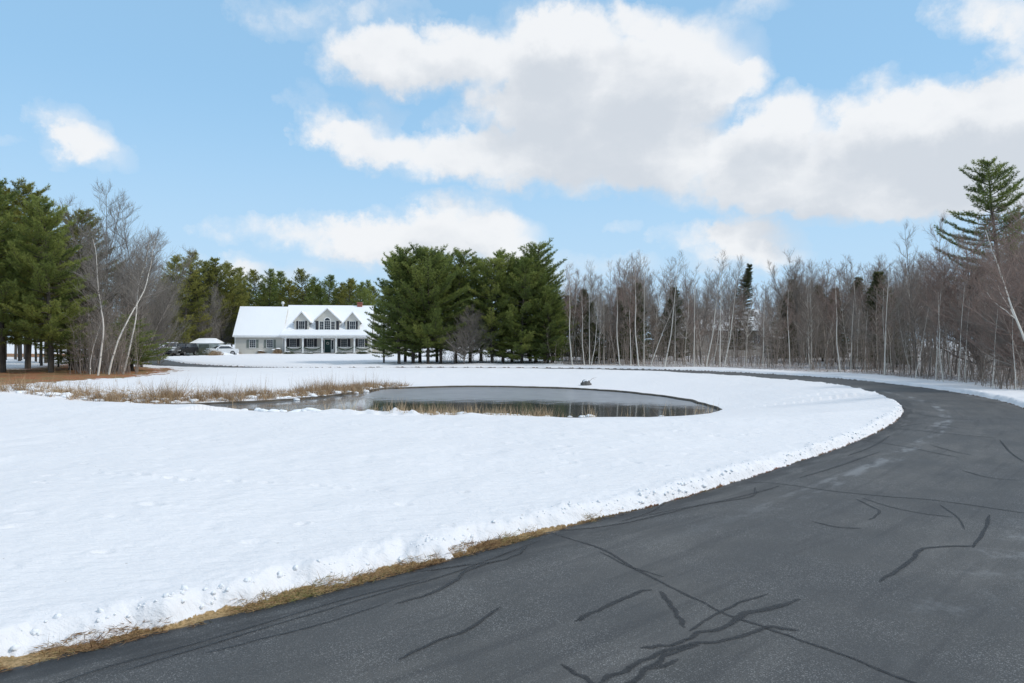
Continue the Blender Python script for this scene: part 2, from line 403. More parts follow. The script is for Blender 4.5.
# numpy noise
def _hash(ix, iy, seed):
    h = (ix.astype(np.int64)*374761393 + iy.astype(np.int64)*668265263 + seed*1442695041) & 0xffffffff
    h = ((h ^ (h >> 13))*1274126177) & 0xffffffff
    h = h ^ (h >> 16)
    return (h & 0xffff)/65535.0
def vnoise(x, y, seed=0):
    ix = np.floor(x); iy = np.floor(y); fx = x-ix; fy = y-iy
    fx = fx*fx*(3-2*fx); fy = fy*fy*(3-2*fy); ix = ix.astype(np.int64); iy = iy.astype(np.int64)
    a = _hash(ix, iy, seed); b = _hash(ix+1, iy, seed); c = _hash(ix, iy+1, seed); d = _hash(ix+1, iy+1, seed)
    return (a*(1-fx)+b*fx)*(1-fy)+(c*(1-fx)+d*fx)*fy
def fbm(x, y, seed=0, oct=4, gain=.5):
    s = 0; a = 1; t = 0
    for i in range(oct): s = s+a*vnoise(x*2**i+i*17.3, y*2**i-i*9.1, seed+i); t += a; a *= gain
    return s/t
def sstep(x, a, b):
    t = np.clip((x-a)/(b-a), 0, 1); return t*t*(3-2*t)

# ------------------------------------------------------------------ plan of the place (metres, camera at the origin looking along +Y)
def catmull(pts, n=14):
    P_ = [np.array(p, float) for p in pts]; P_ = [2*P_[0]-P_[1]]+P_+[2*P_[-1]-P_[-2]]; out_ = []
    for i in range(1, len(P_)-2):
        p0, p1, p2, p3 = P_[i-1:i+3]
        for k in range(n):
            t = k/n
            out_.append(.5*((2*p1)+(-p0+p2)*t+(2*p0-5*p1+4*p2-p3)*t*t+(-p0+3*p1-3*p2+p3)*t**3))
    out_.append(P_[-2]); return np.array(out_)
ROAD = [ # inner edge (field side), outer edge
 ((-30,-13),(-27,-17.3)),((-16,-4.6),(-13,-8.4)),((-8.5,0.1),(-5.4,-3.6)),((-5.0,2.65),(-1.9,-1.0)),
 ((-3.11,4.15),(0.1,.75)),((-1.26,5.66),(2.0,2.4)),((.745,7.48),(4.2,4.15)),((2.13,8.67),(5.75,5.6)),((4.25,10.8),(8.0,8.0)),
 ((6.95,13.7),(10.6,11.2)),((9.7,17.2),(12.9,15.2)),((11.75,20.5),(14.9,19.6)),((13.0,23.6),(16.5,23.2)),((13.9,27),(17.5,27.4)),
 ((14.2,30.5),(17.9,31.5)),((13.9,34),(17.8,35.2)),((12.9,37.5),(17.0,39)),((11.1,40.6),(15.3,42.8)),((8.5,43.6),(12.6,46.6)),
 ((5,46),(8.8,49.4)),((0,48),(2.6,51.6)),((-8.5,49.2),(-7,52.7)),((-15,48.7),(-14.2,52.2)),((-21.5,49.6),(-20.0,53.4)),
 ((-27,52.8),(-24.6,56.8)),((-33,59.2),(-30.2,62.9)),((-39.5,68),(-36.2,72)),((-44.5,77),(-41.2,80)),((-48.5,85),(-43.3,85.5)),
 ((-52,92),(-42.5,90)),((-53,99),(-40.5,96)),((-53,104),(-40,101.5))]
IN = catmull([r[0] for r in ROAD]); OUT = catmull([r[1] for r in ROAD])
ROADPOLY = np.vstack([IN, OUT[::-1]])
POND = catmull([(-6.6,36.6),(-3.4,37.8),(-.7,37.9),(2.6,36.7),(4.5,35.2),(6.5,32.3),(7.45,28.6),(7.6,25.6),(6.6,23.5),(4,22.4),(0,22.3),(-4,22.8),
  (-8,23.9),(-12,25.2),(-15,26.4),(-12.8,27.2),(-10.8,28.4),(-8.6,30.8),(-7.7,33.6),(-6.6,36.6)], 8)
POND = POND+np.stack([(fbm(POND[:, 0]*.9, POND[:, 1]*.9, 501, 3)-.5)*.55, (fbm(POND[:, 0]*.9, POND[:, 1]*.9, 502, 3)-.5)*.55], 1)
def signed(px, py, poly, reach=None):
    """distance to a closed polygon, negative inside"""
    n = len(px); res = np.full(n, 1e9); ins = np.zeros(n, bool)
    a = poly; b = np.roll(poly, -1, 0)
    CH = 40000
    for s in range(0, n, CH):
        X = px[s:s+CH, None]; Y = py[s:s+CH, None]
        dx = b[:, 0]-a[:, 0]; dy = b[:, 1]-a[:, 1]; L2 = dx*dx+dy*dy+1e-12
        t = np.clip(((X-a[:, 0])*dx+(Y-a[:, 1])*dy)/L2, 0, 1)
        d2 = (X-a[:, 0]-t*dx)**2+(Y-a[:, 1]-t*dy)**2
        res[s:s+CH] = np.sqrt(d2.min(1))
        c = ((a[:, 1] > Y) != (b[:, 1] > Y)) & (X < dx*(Y-a[:, 1])/(dy+1e-12)+a[:, 0])
        ins[s:s+CH] = (c.sum(1) % 2) == 1
    return np.where(ins, -res, res)
WATER_Z = -.55
LITTER = np.array([(-28,24.5),(-22.5,27.5),(-21.0,32),(-20.4,37),(-22.0,44),(-24.5,47.5),(-30,51.5),(-36.5,59),(-43,68),(-49,78),(-54,88),(-57,104),(-95,104),(-95,24)])
SNOWISLE = np.array([(-30,44),(-37,62),(-52,84),(-90,84),(-90,42),(-50,38)])
RD = random.Random(31)
DIMPLES = [(RD.uniform(-9, 5), RD.uniform(5.5, 16), RD.uniform(.025, .07), RD.uniform(.008, .035), RD.uniform(-.4, .5)) for _ in range(150)]
for (ax, ay, bx, by) in ((-1.5, 8.5, -6.5, 9.6),):   # faint tracks
    nst = int(math.hypot(bx-ax, by-ay)/.42)
    for k_ in range(nst):
        q_ = k_/nst; DIMPLES.append((ax+(bx-ax)*q_+math.sin(q_*9)*.25+(.07 if k_ % 2 else -.07), ay+(by-ay)*q_, .045, .03, math.atan2(by-ay, bx-ax)))
def terrain(x, y, fine=True):
    dr = signed(x, y, ROADPOLY); dp = signed(x, y, POND); dl = signed(x, y, LITTER)
    n1_ = fbm(x*.35, y*.35, 3, 4)-.5; n2_ = fbm(x*2.2, y*2.2, 9, 4)-.5; n3 = fbm(x*6, y*6, 21, 3)-.5
    # where the straw fringe of the near road edge is uncovered
    fringe = sstep(x, 1.2, .2)*sstep(y, 12, 9)
    lob = fbm(x*1.6, y*1.6, 41, 3)-.5; lob2 = fbm(x*7, y*7, 43, 2)-.5
    edge = fringe*(.11+lob*.42)+(.03)+lob2*.07*sstep(y, 40, 25)
    edge = np.where((dr > 0), edge, 0)
    t = dr-edge
    H = .145+n1_*.05
    rise = np.clip(t/.20, 0, 1)
    h = np.where(t > 0, H*(1-(1-rise)**2.2), -.012)
    lump = np.exp(-np.clip(t, 0, 9)/.20)*sstep(t, 0, .06)
    far_fade = sstep(y, 46, 30)
    h = h+lump*(n3*.10+n2_*.26+np.abs(lob2)*.07)*(0.35+.65*far_fade)
    # ground elsewhere: soft roll of the lying snow
    away = sstep(t, .2, 2.0)
    h = h+away*(n1_*.12+n2_*.04)
    for (qx, qy, qr, qd, qa) in DIMPLES:
        m = (np.abs(x-qx) < qr*5) & (np.abs(y-qy) < qr*5)
        if m.any():
            ux = (x[m]-qx)*math.cos(qa)+(y[m]-qy)*math.sin(qa); uy = -(x[m]-qx)*math.sin(qa)+(y[m]-qy)*math.cos(qa)
            r2 = (ux/(qr*1.7))**2+(uy/qr)**2; h[m] += (-qd*np.exp(-r2)+qd*.35*np.exp(-((np.sqrt(r2)-1.7)/.5)**2))*(t[m] > .25)
    # road bed
    h = np.where(dr < -.04, -.07, h)
    # pond bowl
    wd = np.where(y < 24.5, 5.8, 4.6+np.clip((y-24.5)*.42, 0, 4.6))
    wd = np.where((x < -9) & (y < 30), 4.2, wd)
    k = np.where(y < 26, np.clip(dp/wd, 0, 1), sstep(dp, -.2, wd))
    shore = WATER_Z+.07
    bowl = shore+(h-shore)*k
    bowl = np.where(dp < .06, WATER_Z-.35, bowl)
    h = np.where(dr > 0, bowl, h)
    # old snow hummocks on the near bank of the pond
    hm = np.exp(-((x+3.8)/3.4)**2)*sstep(dp, 1.5, .5)*sstep(dp, .0, .25)*(y < 27)
    h = h+hm*np.clip(fbm(x*1.6, y*1.6, 77, 3)-.35, 0, 1)*.55
    # masks: snow, straw, mud
    wood = ((dr > 0) & (y > 15) & (dp > 10)) & (signed(x, y, np.vstack([OUT[150:270], [(4, 52.5), (9, 140), (160, 140), (160, 0), (60, 0)]])) < 0)
    snow = sstep(t, -.035, .035)
    litter_n = sstep(dl+n2_*3.0+n3*1.5, -.3, 1.2)
    isle = signed(x, y, SNOWISLE)
    snow_l = np.where(isle < 0, .30+.35*sstep(-isle, 0, 4), litter_n)
    snow = np.minimum(snow, np.where(dl < 3, np.maximum(litter_n, np.where(isle < 0, snow_l, 0)), 1.0))
    dwo = dr
    snow = np.where(wood, np.minimum(snow, 1-.50*sstep(dwo+n2_*1.5, 1.2, 3.2)), snow)
    # thin, tufted snow left of the reeds
    thin = np.exp(-((x+15.5)/6)**2)*np.exp(-((y-27.5)/2.6)**2)
    snow = np.clip(snow-thin*.55*(dp > 0), 0, 1)
    grass = np.where((dr < .6) & (y < 14), fringe, np.where(dl < 3, .25, .2)); grass = np.where(dp < 5, .8, grass)
    mud = np.where((dp < .10), 1.0, 0.0)
    mud = np.where(wood, np.maximum(mud, .55), mud); mud = np.where((dr < .03), np.maximum(mud, .7), mud); mud = np.where((dr < .5) & (t < 0), np.maximum(mud, 1-fringe), mud)
    snow = np.where(dp < .09, 0, snow)
    return h, np.stack([snow, grass, mud, np.ones_like(snow)], 1), dr, dp

def ground_z(x, y):
    return float(terrain(np.array([float(x)]), np.array([float(y)]))[0][0])
_zc = {}
def gz(x, y):
    return ground_z(x, y)
def P2G(px, py, hh=0.0):
    D = (CAM_H-hh)*F/(py-HOR); return (px-512)/F*D, D
def at(px, D): return (px-512)/F*D, D

# ------------------------------------------------------------------ ground sheet
ang = np.concatenate([np.arange(-180, -46, 4.0), np.arange(-46, -40, .5), np.arange(-40, 40, .085), np.arange(40, 46, .5), np.arange(46, 180, 4.0)])
rr = [.35]
while rr[-1] < 3.0: rr.append(rr[-1]*1.12)
while rr[-1] < 30: rr.append(rr[-1]*1.0048)
while rr[-1] < 58: rr.append(rr[-1]*1.0030)
while rr[-1] < 135: rr.append(rr[-1]*1.012)
while rr[-1] < 5000: rr.append(rr[-1]*1.25)
rr = np.array(rr); A_ = np.radians(ang)
GX = np.outer(rr, np.sin(A_)).ravel(); GY = np.outer(rr, np.cos(A_)).ravel()
gh, gmask, gdr, gdp = terrain(GX, GY)
nr, na = len(rr), len(ang)
i0 = np.arange(nr-1)[:, None]*na; j = np.arange(na)[None, :]; j1 = (j+1) % na
Fq = np.stack([i0+j, i0+na+j, i0+na+j1, i0+j1], -1).reshape(-1, 4)[:, ::-1]
ground = link('snowy_ground', new_mesh('snowy_ground', np.stack([GX, GY, gh], 1), Fq, M_ground, True, attrs={'mask': gmask}))
# centre cap
tri = [tuple(range(na))]
capm = new_mesh('ground_cap', np.stack([GX[:na], GY[:na], gh[:na]], 1), tri, M_ground)
cap = link('ground_underfoot', capm); cap['kind'] = 'structure'
tag(ground, kind='structure')

# road ribbon
def road_mesh():
    # resample by arc length
    n = len(IN); V = []; UV = []; K = 14
    mid = (IN+OUT)/2; s = np.concatenate([[0], np.cumsum(np.linalg.norm(np.diff(mid, axis=0), axis=1))])
    s0 = s[np.argmin(np.abs(mid[:, 0]+1.5)+np.abs(mid[:, 1]-2.5))]
    for i in range(n):
        wdt = np.linalg.norm(OUT[i]-IN[i])
        for k in range(K+1):
            t = k/K; p = IN[i]*(1-t)+OUT[i]*t
            jit = 0
            if k == 0: p = p+(IN[i]-OUT[i])/wdt*.03*(2*random.random()-1)
            V.append((p[0], p[1], 0.0)); UV.append((t*wdt, s[i]-s0+10))
        V.append((OUT[i][0], OUT[i][1], -.09)); UV.append((wdt, s[i]-s0+10))
        V.append((IN[i][0], IN[i][1], -.09)); UV.append((0, s[i]-s0+10))
    W_ = K+3; f = []
    for i in range(n-1):
        for k in range(K+1): f.append((i*W_+k, i*W_+k+1, (i+1)*W_+k+1, (i+1)*W_+k))
        f.append((i*W_+K+2, i*W_, (i+1)*W_, (i+1)*W_+K+2))
    f = np.array(f); me = new_mesh('driveway', np.array(V), f, M_road, True)
    uv = me.uv_layers.new(name='road'); U = np.array(UV)[f.ravel()]
    uv.data.foreach_set('uv', U.astype(np.float32).ravel())
    return me
random.seed(5)
road = link('asphalt_driveway', road_mesh()); road['kind'] = 'structure'

# tar-filled cracks, traced on the plan
CR = [ # width (m), fade, points in photo pixels on the ground plane
 (.050, [(548,532),(575,540),(605,551),(640,572),(680,591),(722,612),(762,627),(800,640),(850,658),(905,680),(960,704)]),
 (.030, [(600,552),(628,566),(664,577)]),
 (.075, [(576,622),(590,615),(612,603),(634,594),(650,589)]),
 (.065, [(660,591),(668,602),(678,615),(686,628)]),
 (.045, [(690,632),(706,620),(722,612),(740,603),(768,594)]),
 (.10, [(684,640),(720,627),(752,613),(802,600)]),
 (.07, [(598,683),(630,668),(655,655),(690,645),(730,640),(770,628),(800,631)]),
 (.085, [(600,700),(632,683),(650,668),(668,655),(700,645)]),
 (.06, [(560,665),(580,676),(600,690)]),(.07,[(640,648),(665,646),(690,640)]),(.08,[(655,668),(680,660)]),
 (.025, [(742,482),(780,484),(830,491),(880,496),(930,500),(975,506),(1024,513),(1060,516)]),
 (.035, [(856,499),(868,505),(879,511),(874,518),(868,520)]),(.018,[(862,498),(890,507),(925,514),(960,518)]),
 (.016, [(940,505),(958,518),(965,530)]),
 (.065, [(878,582),(896,572),(912,560),(922,550),(942,547),(975,546)]),(.05,[(972,548),(984,532),(990,515)]),
 (.045, [(812,522),(836,527),(862,529)]),
 (.03, [(880,428),(912,430),(940,433),(972,436),(994,438)]),(.02,[(900,427),(925,424),(960,428)]),
 (.06, [(395,605),(420,597),(445,588),(470,570),(500,560)]),
 (.055, [(398,660),(430,645),(465,630),(500,607)]),
 (.04, [(420,572),(460,566),(500,561),(520,553),(528,545)]),(.035,[(560,531),(600,527),(640,520),(690,508),(740,497),(780,486)]),
 (.03,[(620,522),(650,512),(668,500)]),(.022,[(200,655),(260,640),(330,622),(390,602)]),(.022,[(120,672),(200,648),(300,618),(380,594),(450,574),(540,541)]),
 (.035,[(640,517),(700,505),(750,497),(756,488)]),(.03,[(800,478),(840,466),(880,452)]),
 (.018,[(40,690),(120,664),(230,634),(330,604),(430,578)]),(.022,[(960,470),(990,478),(1024,481)]),(.018,[(1000,440),(1010,452),(1024,462)]),(.02,[(915,414),(945,418),(985,421)]),
 (.03,[(848,456),(872,447),(890,436)]),(.02,[(930,445),(955,452),(975,456)]),(.018,[(858,440),(900,446),(930,452),(960,458)])]
def tar_mesh():
    V = []; Fc = []; E = []
    rng = np.random.default_rng(3); z = .003
    for ci, (wd, pts) in enumerate(CR):
        g_ = catmull([P2G(*p) for p in pts], 10)
        z += .00012
        n = len(g_); tan = np.gradient(g_, axis=0); tan /= np.linalg.norm(tan, axis=1)[:, None]+1e-9
        nor = np.stack([-tan[:, 1], tan[:, 0]], 1)
        ph = rng.random()*50
        jit = np.array([vnoise(np.array([i*.28+ph]), np.array([ci*3.1]))[0]-.5 for i in range(n)])
        ww = np.array([vnoise(np.array([i*.3+ph]), np.array([ci*5.7]))[0] for i in range(n)])
        taper = np.minimum(1, np.minimum(np.arange(n)+1, n-np.arange(n))/4)
        for i in range(n):
            c = g_[i]+nor[i]*jit[i]*wd*.6; hw = (wd*(.36+.30*ww[i])*.44+.0025+.00105*max(0, c[1]-4.5))*(.35+.65*taper[i])
            for q, e in ((-1, 0), (-.4, 1), (.4, 1), (1, 0)):
                V.append((c[0]+nor[i][0]*hw*q*1.5, c[1]+nor[i][1]*hw*q*1.5, z)); E.append(e*(.45+.55*taper[i]))
            if i:
                b = len(V)-8
                for k in range(3): Fc.append((b+k, b+k+1, b+5+k, b+4+k))
    return new_mesh('crack_sealant', np.array(V), np.array(Fc), M_tar, attrs={'edge': np.array(E)})
link('crack_sealant', tar_mesh(), road)

# pond surface
def pond_mesh():
    x0, x1, y0, y1, st = -17, 9, 20, 39.5, .12
    xs = np.arange(x0, x1, st); ys = np.arange(y0, y1, st); X, Y = np.meshgrid(xs, ys)
    nx, ny = len(xs), len(ys); X = X.ravel(); Y = Y.ravel()
    d = signed(X, Y, POND)
    i = np.arange(ny-1)[:, None]*nx; jj = np.arange(nx-1)[None, :]
    f = np.stack([i+jj, i+jj+1, i+nx+jj+1, i+nx+jj], -1).reshape(-1, 4)
    keep = (d[f] < .35).all(1); f = f[keep]
    used = np.unique(f); remap = -np.ones(len(X), int); remap[used] = np.arange(len(used))
    # open water lies towards the camera; ice on the far side and round the tip
    front = 28.7+np.clip(X-1, 0, 8)*-.40+np.clip(-X-5, 0, 4)*.9
    ice = np.clip((Y-front)*.16+.5, 0, 1)
    ice = np.where(X < -7.0, .505, ice)
    ice = np.where(d > -.5, np.maximum(ice, .5), ice)
    return new_mesh('pond_water', np.stack([X, Y, np.full_like(X, WATER_Z)], 1)[used], remap[f], M_water, attrs={'ice': ice[used]})
pond = link('pond_water', pond_mesh()); pond['kind'] = 'structure'

def shore():
    a = np.roll(POND, -1, 0)-np.roll(POND, 1, 0); a = unit_(a); nrm = np.stack([a[:, 1], -a[:, 0]], 1)
    ctr = POND.mean(0); 
    if ((POND-ctr)*nrm).sum(1).mean() < 0: nrm = -nrm
    n = len(POND)-1; V = []
    rs = [(-.03, WATER_Z-.06), (.02, WATER_Z+.05), (.09, WATER_Z+.088), (.30, WATER_Z+.0)]
    for i in range(n):
        for k, (o_, z_) in enumerate(rs):
            jz = (vnoise(np.array([i*.9]), np.array([k*3.]))[0]-.5)*.035
            V.append((POND[i][0]+nrm[i][0]*(o_+jz), POND[i][1]+nrm[i][1]*(o_+jz), z_+jz*.5*(k == 2)))
    f = [((i*4)+k, (i*4)+k+1, ((i+1) % n)*4+k+1, ((i+1) % n)*4+k) for i in range(n) for k in range(3)]
    o = link('pond_bank', new_mesh('pond_bank', np.array(V), np.array(f), simple('wet_mud', (.075, .062, .048), .7, .4, 3), True)); o['kind'] = 'structure'
def unit_(v): return v/(np.linalg.norm(v, axis=-1, keepdims=True)+1e-9)
shore()
# ------------------------------------------------------------------ blades (grass, reeds, needles)
def blades(Pp, Dd, L, Wd, rng, tint, bend=None):
    """one thin triangle per blade"""
    n = len(Pp); r = rng.normal(size=(n, 3)); s = np.cross(Dd, r); s /= np.linalg.norm(s, axis=1)[:, None]+1e-9
    V = np.empty((n, 3, 3)); V[:, 0] = Pp-s*Wd[:, None]; V[:, 1] = Pp+s*Wd[:, None]; V[:, 2] = Pp+Dd*L[:, None]
    return V.reshape(-1, 3), np.arange(3*n).reshape(-1, 3), np.repeat(tint, 3)
def unit(v): return v/(np.linalg.norm(v, axis=-1, keepdims=True)+1e-9)

# straw fringe along the near road edge
def fringe():
    rng = np.random.default_rng(8); seg = IN[(IN[:, 0] > -8) & (IN[:, 0] < 3.0) & (IN[:, 1] < 12)]
    L = np.concatenate([[0], np.cumsum(np.linalg.norm(np.diff(seg, axis=0), axis=1))])
    N = 26000; s = rng.random(N)*L[-1]; x = np.interp(s, L, seg[:, 0]); y = np.interp(s, L, seg[:, 1])
    tx = np.interp(s+.05, L, seg[:, 0])-x; ty = np.interp(s+.05, L, seg[:, 1])-y; T = unit(np.stack([tx, ty], 1)+1e-6); Nn = np.stack([-T[:, 1], T[:, 0]], 1)
    off = rng.random(N)**1.2*.24-.035; x = x+Nn[:, 0]*off; y = y+Nn[:, 1]*off
    dens = fbm(x*2.1, y*2.1, 5, 3); keep = (dens > .40+.10*rng.random(N)) & ((x < .75+.3*rng.random(N)) | (rng.random(N) < .06)); x, y, off, Nn, T = x[keep], y[keep], off[keep], Nn[keep], T[keep]
    h, _, _, _ = terrain(x, y); keep = h < .05; x, y, h, Nn, T = x[keep], y[keep], h[keep], Nn[keep], T[keep]; n = len(x)
    D = np.concatenate([T*rng.normal(0, 1, (n, 1))*.8-Nn*(rng.random((n, 1))*1.2-.25), rng.random((n, 1))*.55], 1); D = unit(D)
    V, f, tt = blades(np.stack([x, y, np.maximum(h, 0)], 1), D, .03+.07*rng.random(n), .0012+.0018*rng.random(n), rng, np.clip(rng.normal(.58, .2, n)+(fbm(x*3, y*3, 66, 2)-.5)*.8, 0, 1))
    o = link('dry_grass', new_mesh('dry_grass', V, f, M_straw, attrs={'tint': tt}))
    tag(o, 'tan dry grass showing between the snow bank and the near asphalt edge', 'grass', kind='stuff')
fringe()
# thrown-up snow crumbs along the bank
def crumbs():
    rng = np.random.default_rng(12)
    import bmesh
    bm = bmesh.new(); bmesh.ops.create_icosphere(bm, subdivisions=2, radius=1); bv = np.array([v.co[:] for v in bm.verts]); bf = np.array([[v.index for v in f.verts] for f in bm.faces]); bm.free()
    seg = IN[(IN[:, 0] > -6) & (IN[:, 1] < 31)]; L = np.concatenate([[0], np.cumsum(np.linalg.norm(np.diff(seg, axis=0), axis=1))])
    N = 1000; s = rng.random(N)*L[-1]; x = np.interp(s, L, seg[:, 0]); y = np.interp(s, L, seg[:, 1])
    tx = np.interp(s+.05, L, seg[:, 0])-x; ty = np.interp(s+.05, L, seg[:, 1])-y; T = unit(np.stack([tx, ty], 1)+1e-6); Nn = np.stack([-T[:, 1], T[:, 0]], 1)
    fr = 1/(1+np.exp((x-.9)*6)); off = .05+fr*.14+np.abs(rng.normal(0, .10, N)); x = x+Nn[:, 0]*off; y = y+Nn[:, 1]*off
    h, m, _, _ = terrain(x, y); keep = h > .02; x, y, h = x[keep], y[keep], h[keep]
    V = []; Fc = []
    for i in range(len(x)):
        r = .005+.018*rng.random()**3; q = bv*(r*(.7+.6*rng.random(3)))*(1+.25*rng.normal(size=(len(bv), 1)))
        V.append(q+np.array([x[i], y[i], h[i]+r*.2])); Fc.append(bf+i*len(bv))
    o = link('snow_crumbs', new_mesh('snow_crumbs', np.vstack(V), np.vstack(Fc), M_snow, True)); tag(o, 'loose snow crumbs along the ploughed bank edge', 'snow', kind='stuff')
crumbs()
# reeds on the far left bank of the pond
def reeds():
    rng = np.random.default_rng(4); line = catmull([(-23,25.3),(-19,26.2),(-16,27.0),(-13.2,28.0),(-11.2,29.2),(-9.3,31.6),(-8.4,34.0),(-7.5,36.8),(-6.3,37.6)], 20)
    L = np.concatenate([[0], np.cumsum(np.linalg.norm(np.diff(line, axis=0), axis=1))])
    Ps, Ds, Ls, Ws, Ts = [], [], [], [], []
    N = 760; s = rng.random(N)**.8*L[-1]
    for q in s:
        cx = np.interp(q, L, line[:, 0])+rng.normal(0, .55); cy = np.interp(q, L, line[:, 1])+rng.normal(0, .40)
        f = q/L[-1]; f2 = min(1, f*2.2+.12)*min(1, (1-f)*4+.25)
        if rng.random() > .35+.65*f2: continue
        dd = signed(np.array([cx]), np.array([cy]), POND)[0]
        if dd < -.25: continue
        z = max(ground_z(cx, cy), WATER_Z)
        m = rng.integers(14, 34); hh = (.22+.40*rng.random())*(.45+1.1*vnoise(np.array([q*.9]), np.array([7.0]))[0])*(.5+.7*f2)
        lean = rng.normal(0, .35, 3); ct = rng.normal(.45, .15)
        for k in range(m):
            Ps.append((cx+rng.normal(0, .10), cy+rng.normal(0, .10), z-.02)); d = rng.normal(0, .42, 3)+lean; d[2] = .9+.2*rng.random(); Ds.append(d)
            Ls.append(hh*(.5+.8*rng.random())); Ws.append(.004+.006*rng.random()); Ts.append(ct+rng.normal(0, .2))
        if rng.random() < .22:
            for k in range(rng.integers(1, 4)):
                Ps.append((cx+rng.normal(0, .15), cy+rng.normal(0, .1), z)); d = rng.normal(0, .16, 3); d[2] = 1; Ds.append(d); Ls.append(.5+.75*rng.random()); Ws.append(.004+.004*rng.random()); Ts.append(.2+.3*rng.random())
    # tufts on the near bank
    for k in range(290):
        cx = rng.normal(-2.6, 2.6); cy = 21.9+rng.random()*1.5+.07*max(0, -cx)**1.2
        if k > 130: cx = rng.uniform(-4, 7.2); cx = cx if rng.random() < .25 else rng.uniform(-4, 1.5); cy = 21.9+rng.random()*1.0+max(0, cx-4)*.35
        z = max(ground_z(cx, cy), WATER_Z); ct = rng.normal(.7, .15)
        for q in range(rng.integers(5, 14) if k <= 130 else rng.integers(2, 6)):
            Ps.append((cx+rng.normal(0, .07), cy+rng.normal(0, .07), z-.02)); d = rng.normal(0, .30, 3); d[2] = 1; Ds.append(d); Ls.append(.16+.38*rng.random()**1.5+(.12 if k > 130 else 0)); Ws.append(.004+.005*rng.random()); Ts.append(ct+rng.normal(0, .15))
    # weeds pricking the thin snow at the left
    for k in range(240):
        cx = rng.uniform(-25, -12); cy = 27.5+rng.random()*5+(-12-cx)*-.06
        if signed(np.array([cx]), np.array([cy]), POND)[0] < .3: continue
        z = ground_z(cx, cy)
        for q in range(rng.integers(2, 6)):
            Ps.append((cx+rng.normal(0, .06), cy+rng.normal(0, .06), z-.02)); d = rng.normal(0, .3, 3); d[2] = 1; Ds.append(d); Ls.append(.10+.30*rng.random()**2); Ws.append(.003+.003*rng.random()); Ts.append(rng.normal(.5, .2))
    V, f, tt = blades(np.array(Ps), unit(np.array(Ds)), np.array(Ls), np.array(Ws), rng, np.clip(np.array(Ts), 0, 1))
    o = link('reeds', new_mesh('reeds', V, f, M_reed, attrs={'tint': tt})); tag(o, 'brown dry reeds and sedge tufts along the pond bank', 'reeds', kind='stuff')
    # snow caught in the tufts
    import bmesh
    bm = bmesh.new(); bmesh.ops.create_icosphere(bm, subdivisions=2, radius=1); bv = np.array([v.co[:] for v in bm.verts]); bf = np.array([[v.index for v in f_.verts] for f_ in bm.faces]); bm.free()
    V = []; Fc = []; i = 0
    for k in range(520):
        if k < 290:
            q = rng.random()*L[-1]*.98; cx = np.interp(q, L, line[:, 0])+rng.normal(0, .5); cy = np.interp(q, L, line[:, 1])+rng.normal(.15, .35); r = .05+.10*rng.random()
        else:
            cx = rng.normal(-3.9, 2.6); cy = 22.2+rng.random()*1.1+.07*max(0, -cx)**1.2; r = .05+.09*rng.random()
        if signed(np.array([cx]), np.array([cy]), POND)[0] < (-.15 if k < 290 else -.9): continue
        z = max(ground_z(cx, cy), WATER_Z); qv = bv*np.array([r*(1+rng.random()), r, r*(.45+.3*rng.random())])*(1+.12*rng.normal(size=(len(bv), 1)))
        V.append(qv+np.array([cx, cy, z+r*.25])); Fc.append(bf+i*len(bv)); i += 1
    o = link('snow_caps', new_mesh('snow_caps', np.vstack(V), np.vstack(Fc), M_snow, True)); tag(o, 'small humps of snow caught among the reeds at the pond', 'snow', kind='stuff')
reeds()

# ------------------------------------------------------------------ trees
def tubes(segs, k=4):
    """segs: array (n,8) p0 p1 r0 r1 -> vertices, quads"""
    S = np.array(segs, float); p0, p1, r0, r1 = S[:, :3], S[:, 3:6], S[:, 6], S[:, 7]
    d = unit(p1-p0); ref = np.where(np.abs(d[:, 2:3]) > .9, np.array([[1., 0, 0]]), np.array([[0, 0, 1.]]))
    u = unit(np.cross(d, ref)); v = np.cross(d, u); n = len(S); V = np.empty((n, 2*k, 3))
    for i in range(k):
        a = 2*PI*i/k; w_ = u*math.cos(a)+v*math.sin(a)
        V[:, i] = p0+w_*r0[:, None]; V[:, k+i] = p1+w_*r1[:, None]
    b = (np.arange(n)*2*k)[:, None]
    f = np.stack([np.stack([b[:, 0]+i, b[:, 0]+(i+1) % k, b[:, 0]+k+(i+1) % k, b[:, 0]+k+i], 1) for i in range(k)], 1).reshape(-1, 4)
    return V.reshape(-1, 3), f
def vadd(a, b, s=1.0): return (a[0]+b[0]*s, a[1]+b[1]*s, a[2]+b[2]*s)
def vnorm(a):
    l = math.sqrt(a[0]**2+a[1]**2+a[2]**2)+1e-9; return (a[0]/l, a[1]/l, a[2]/l)
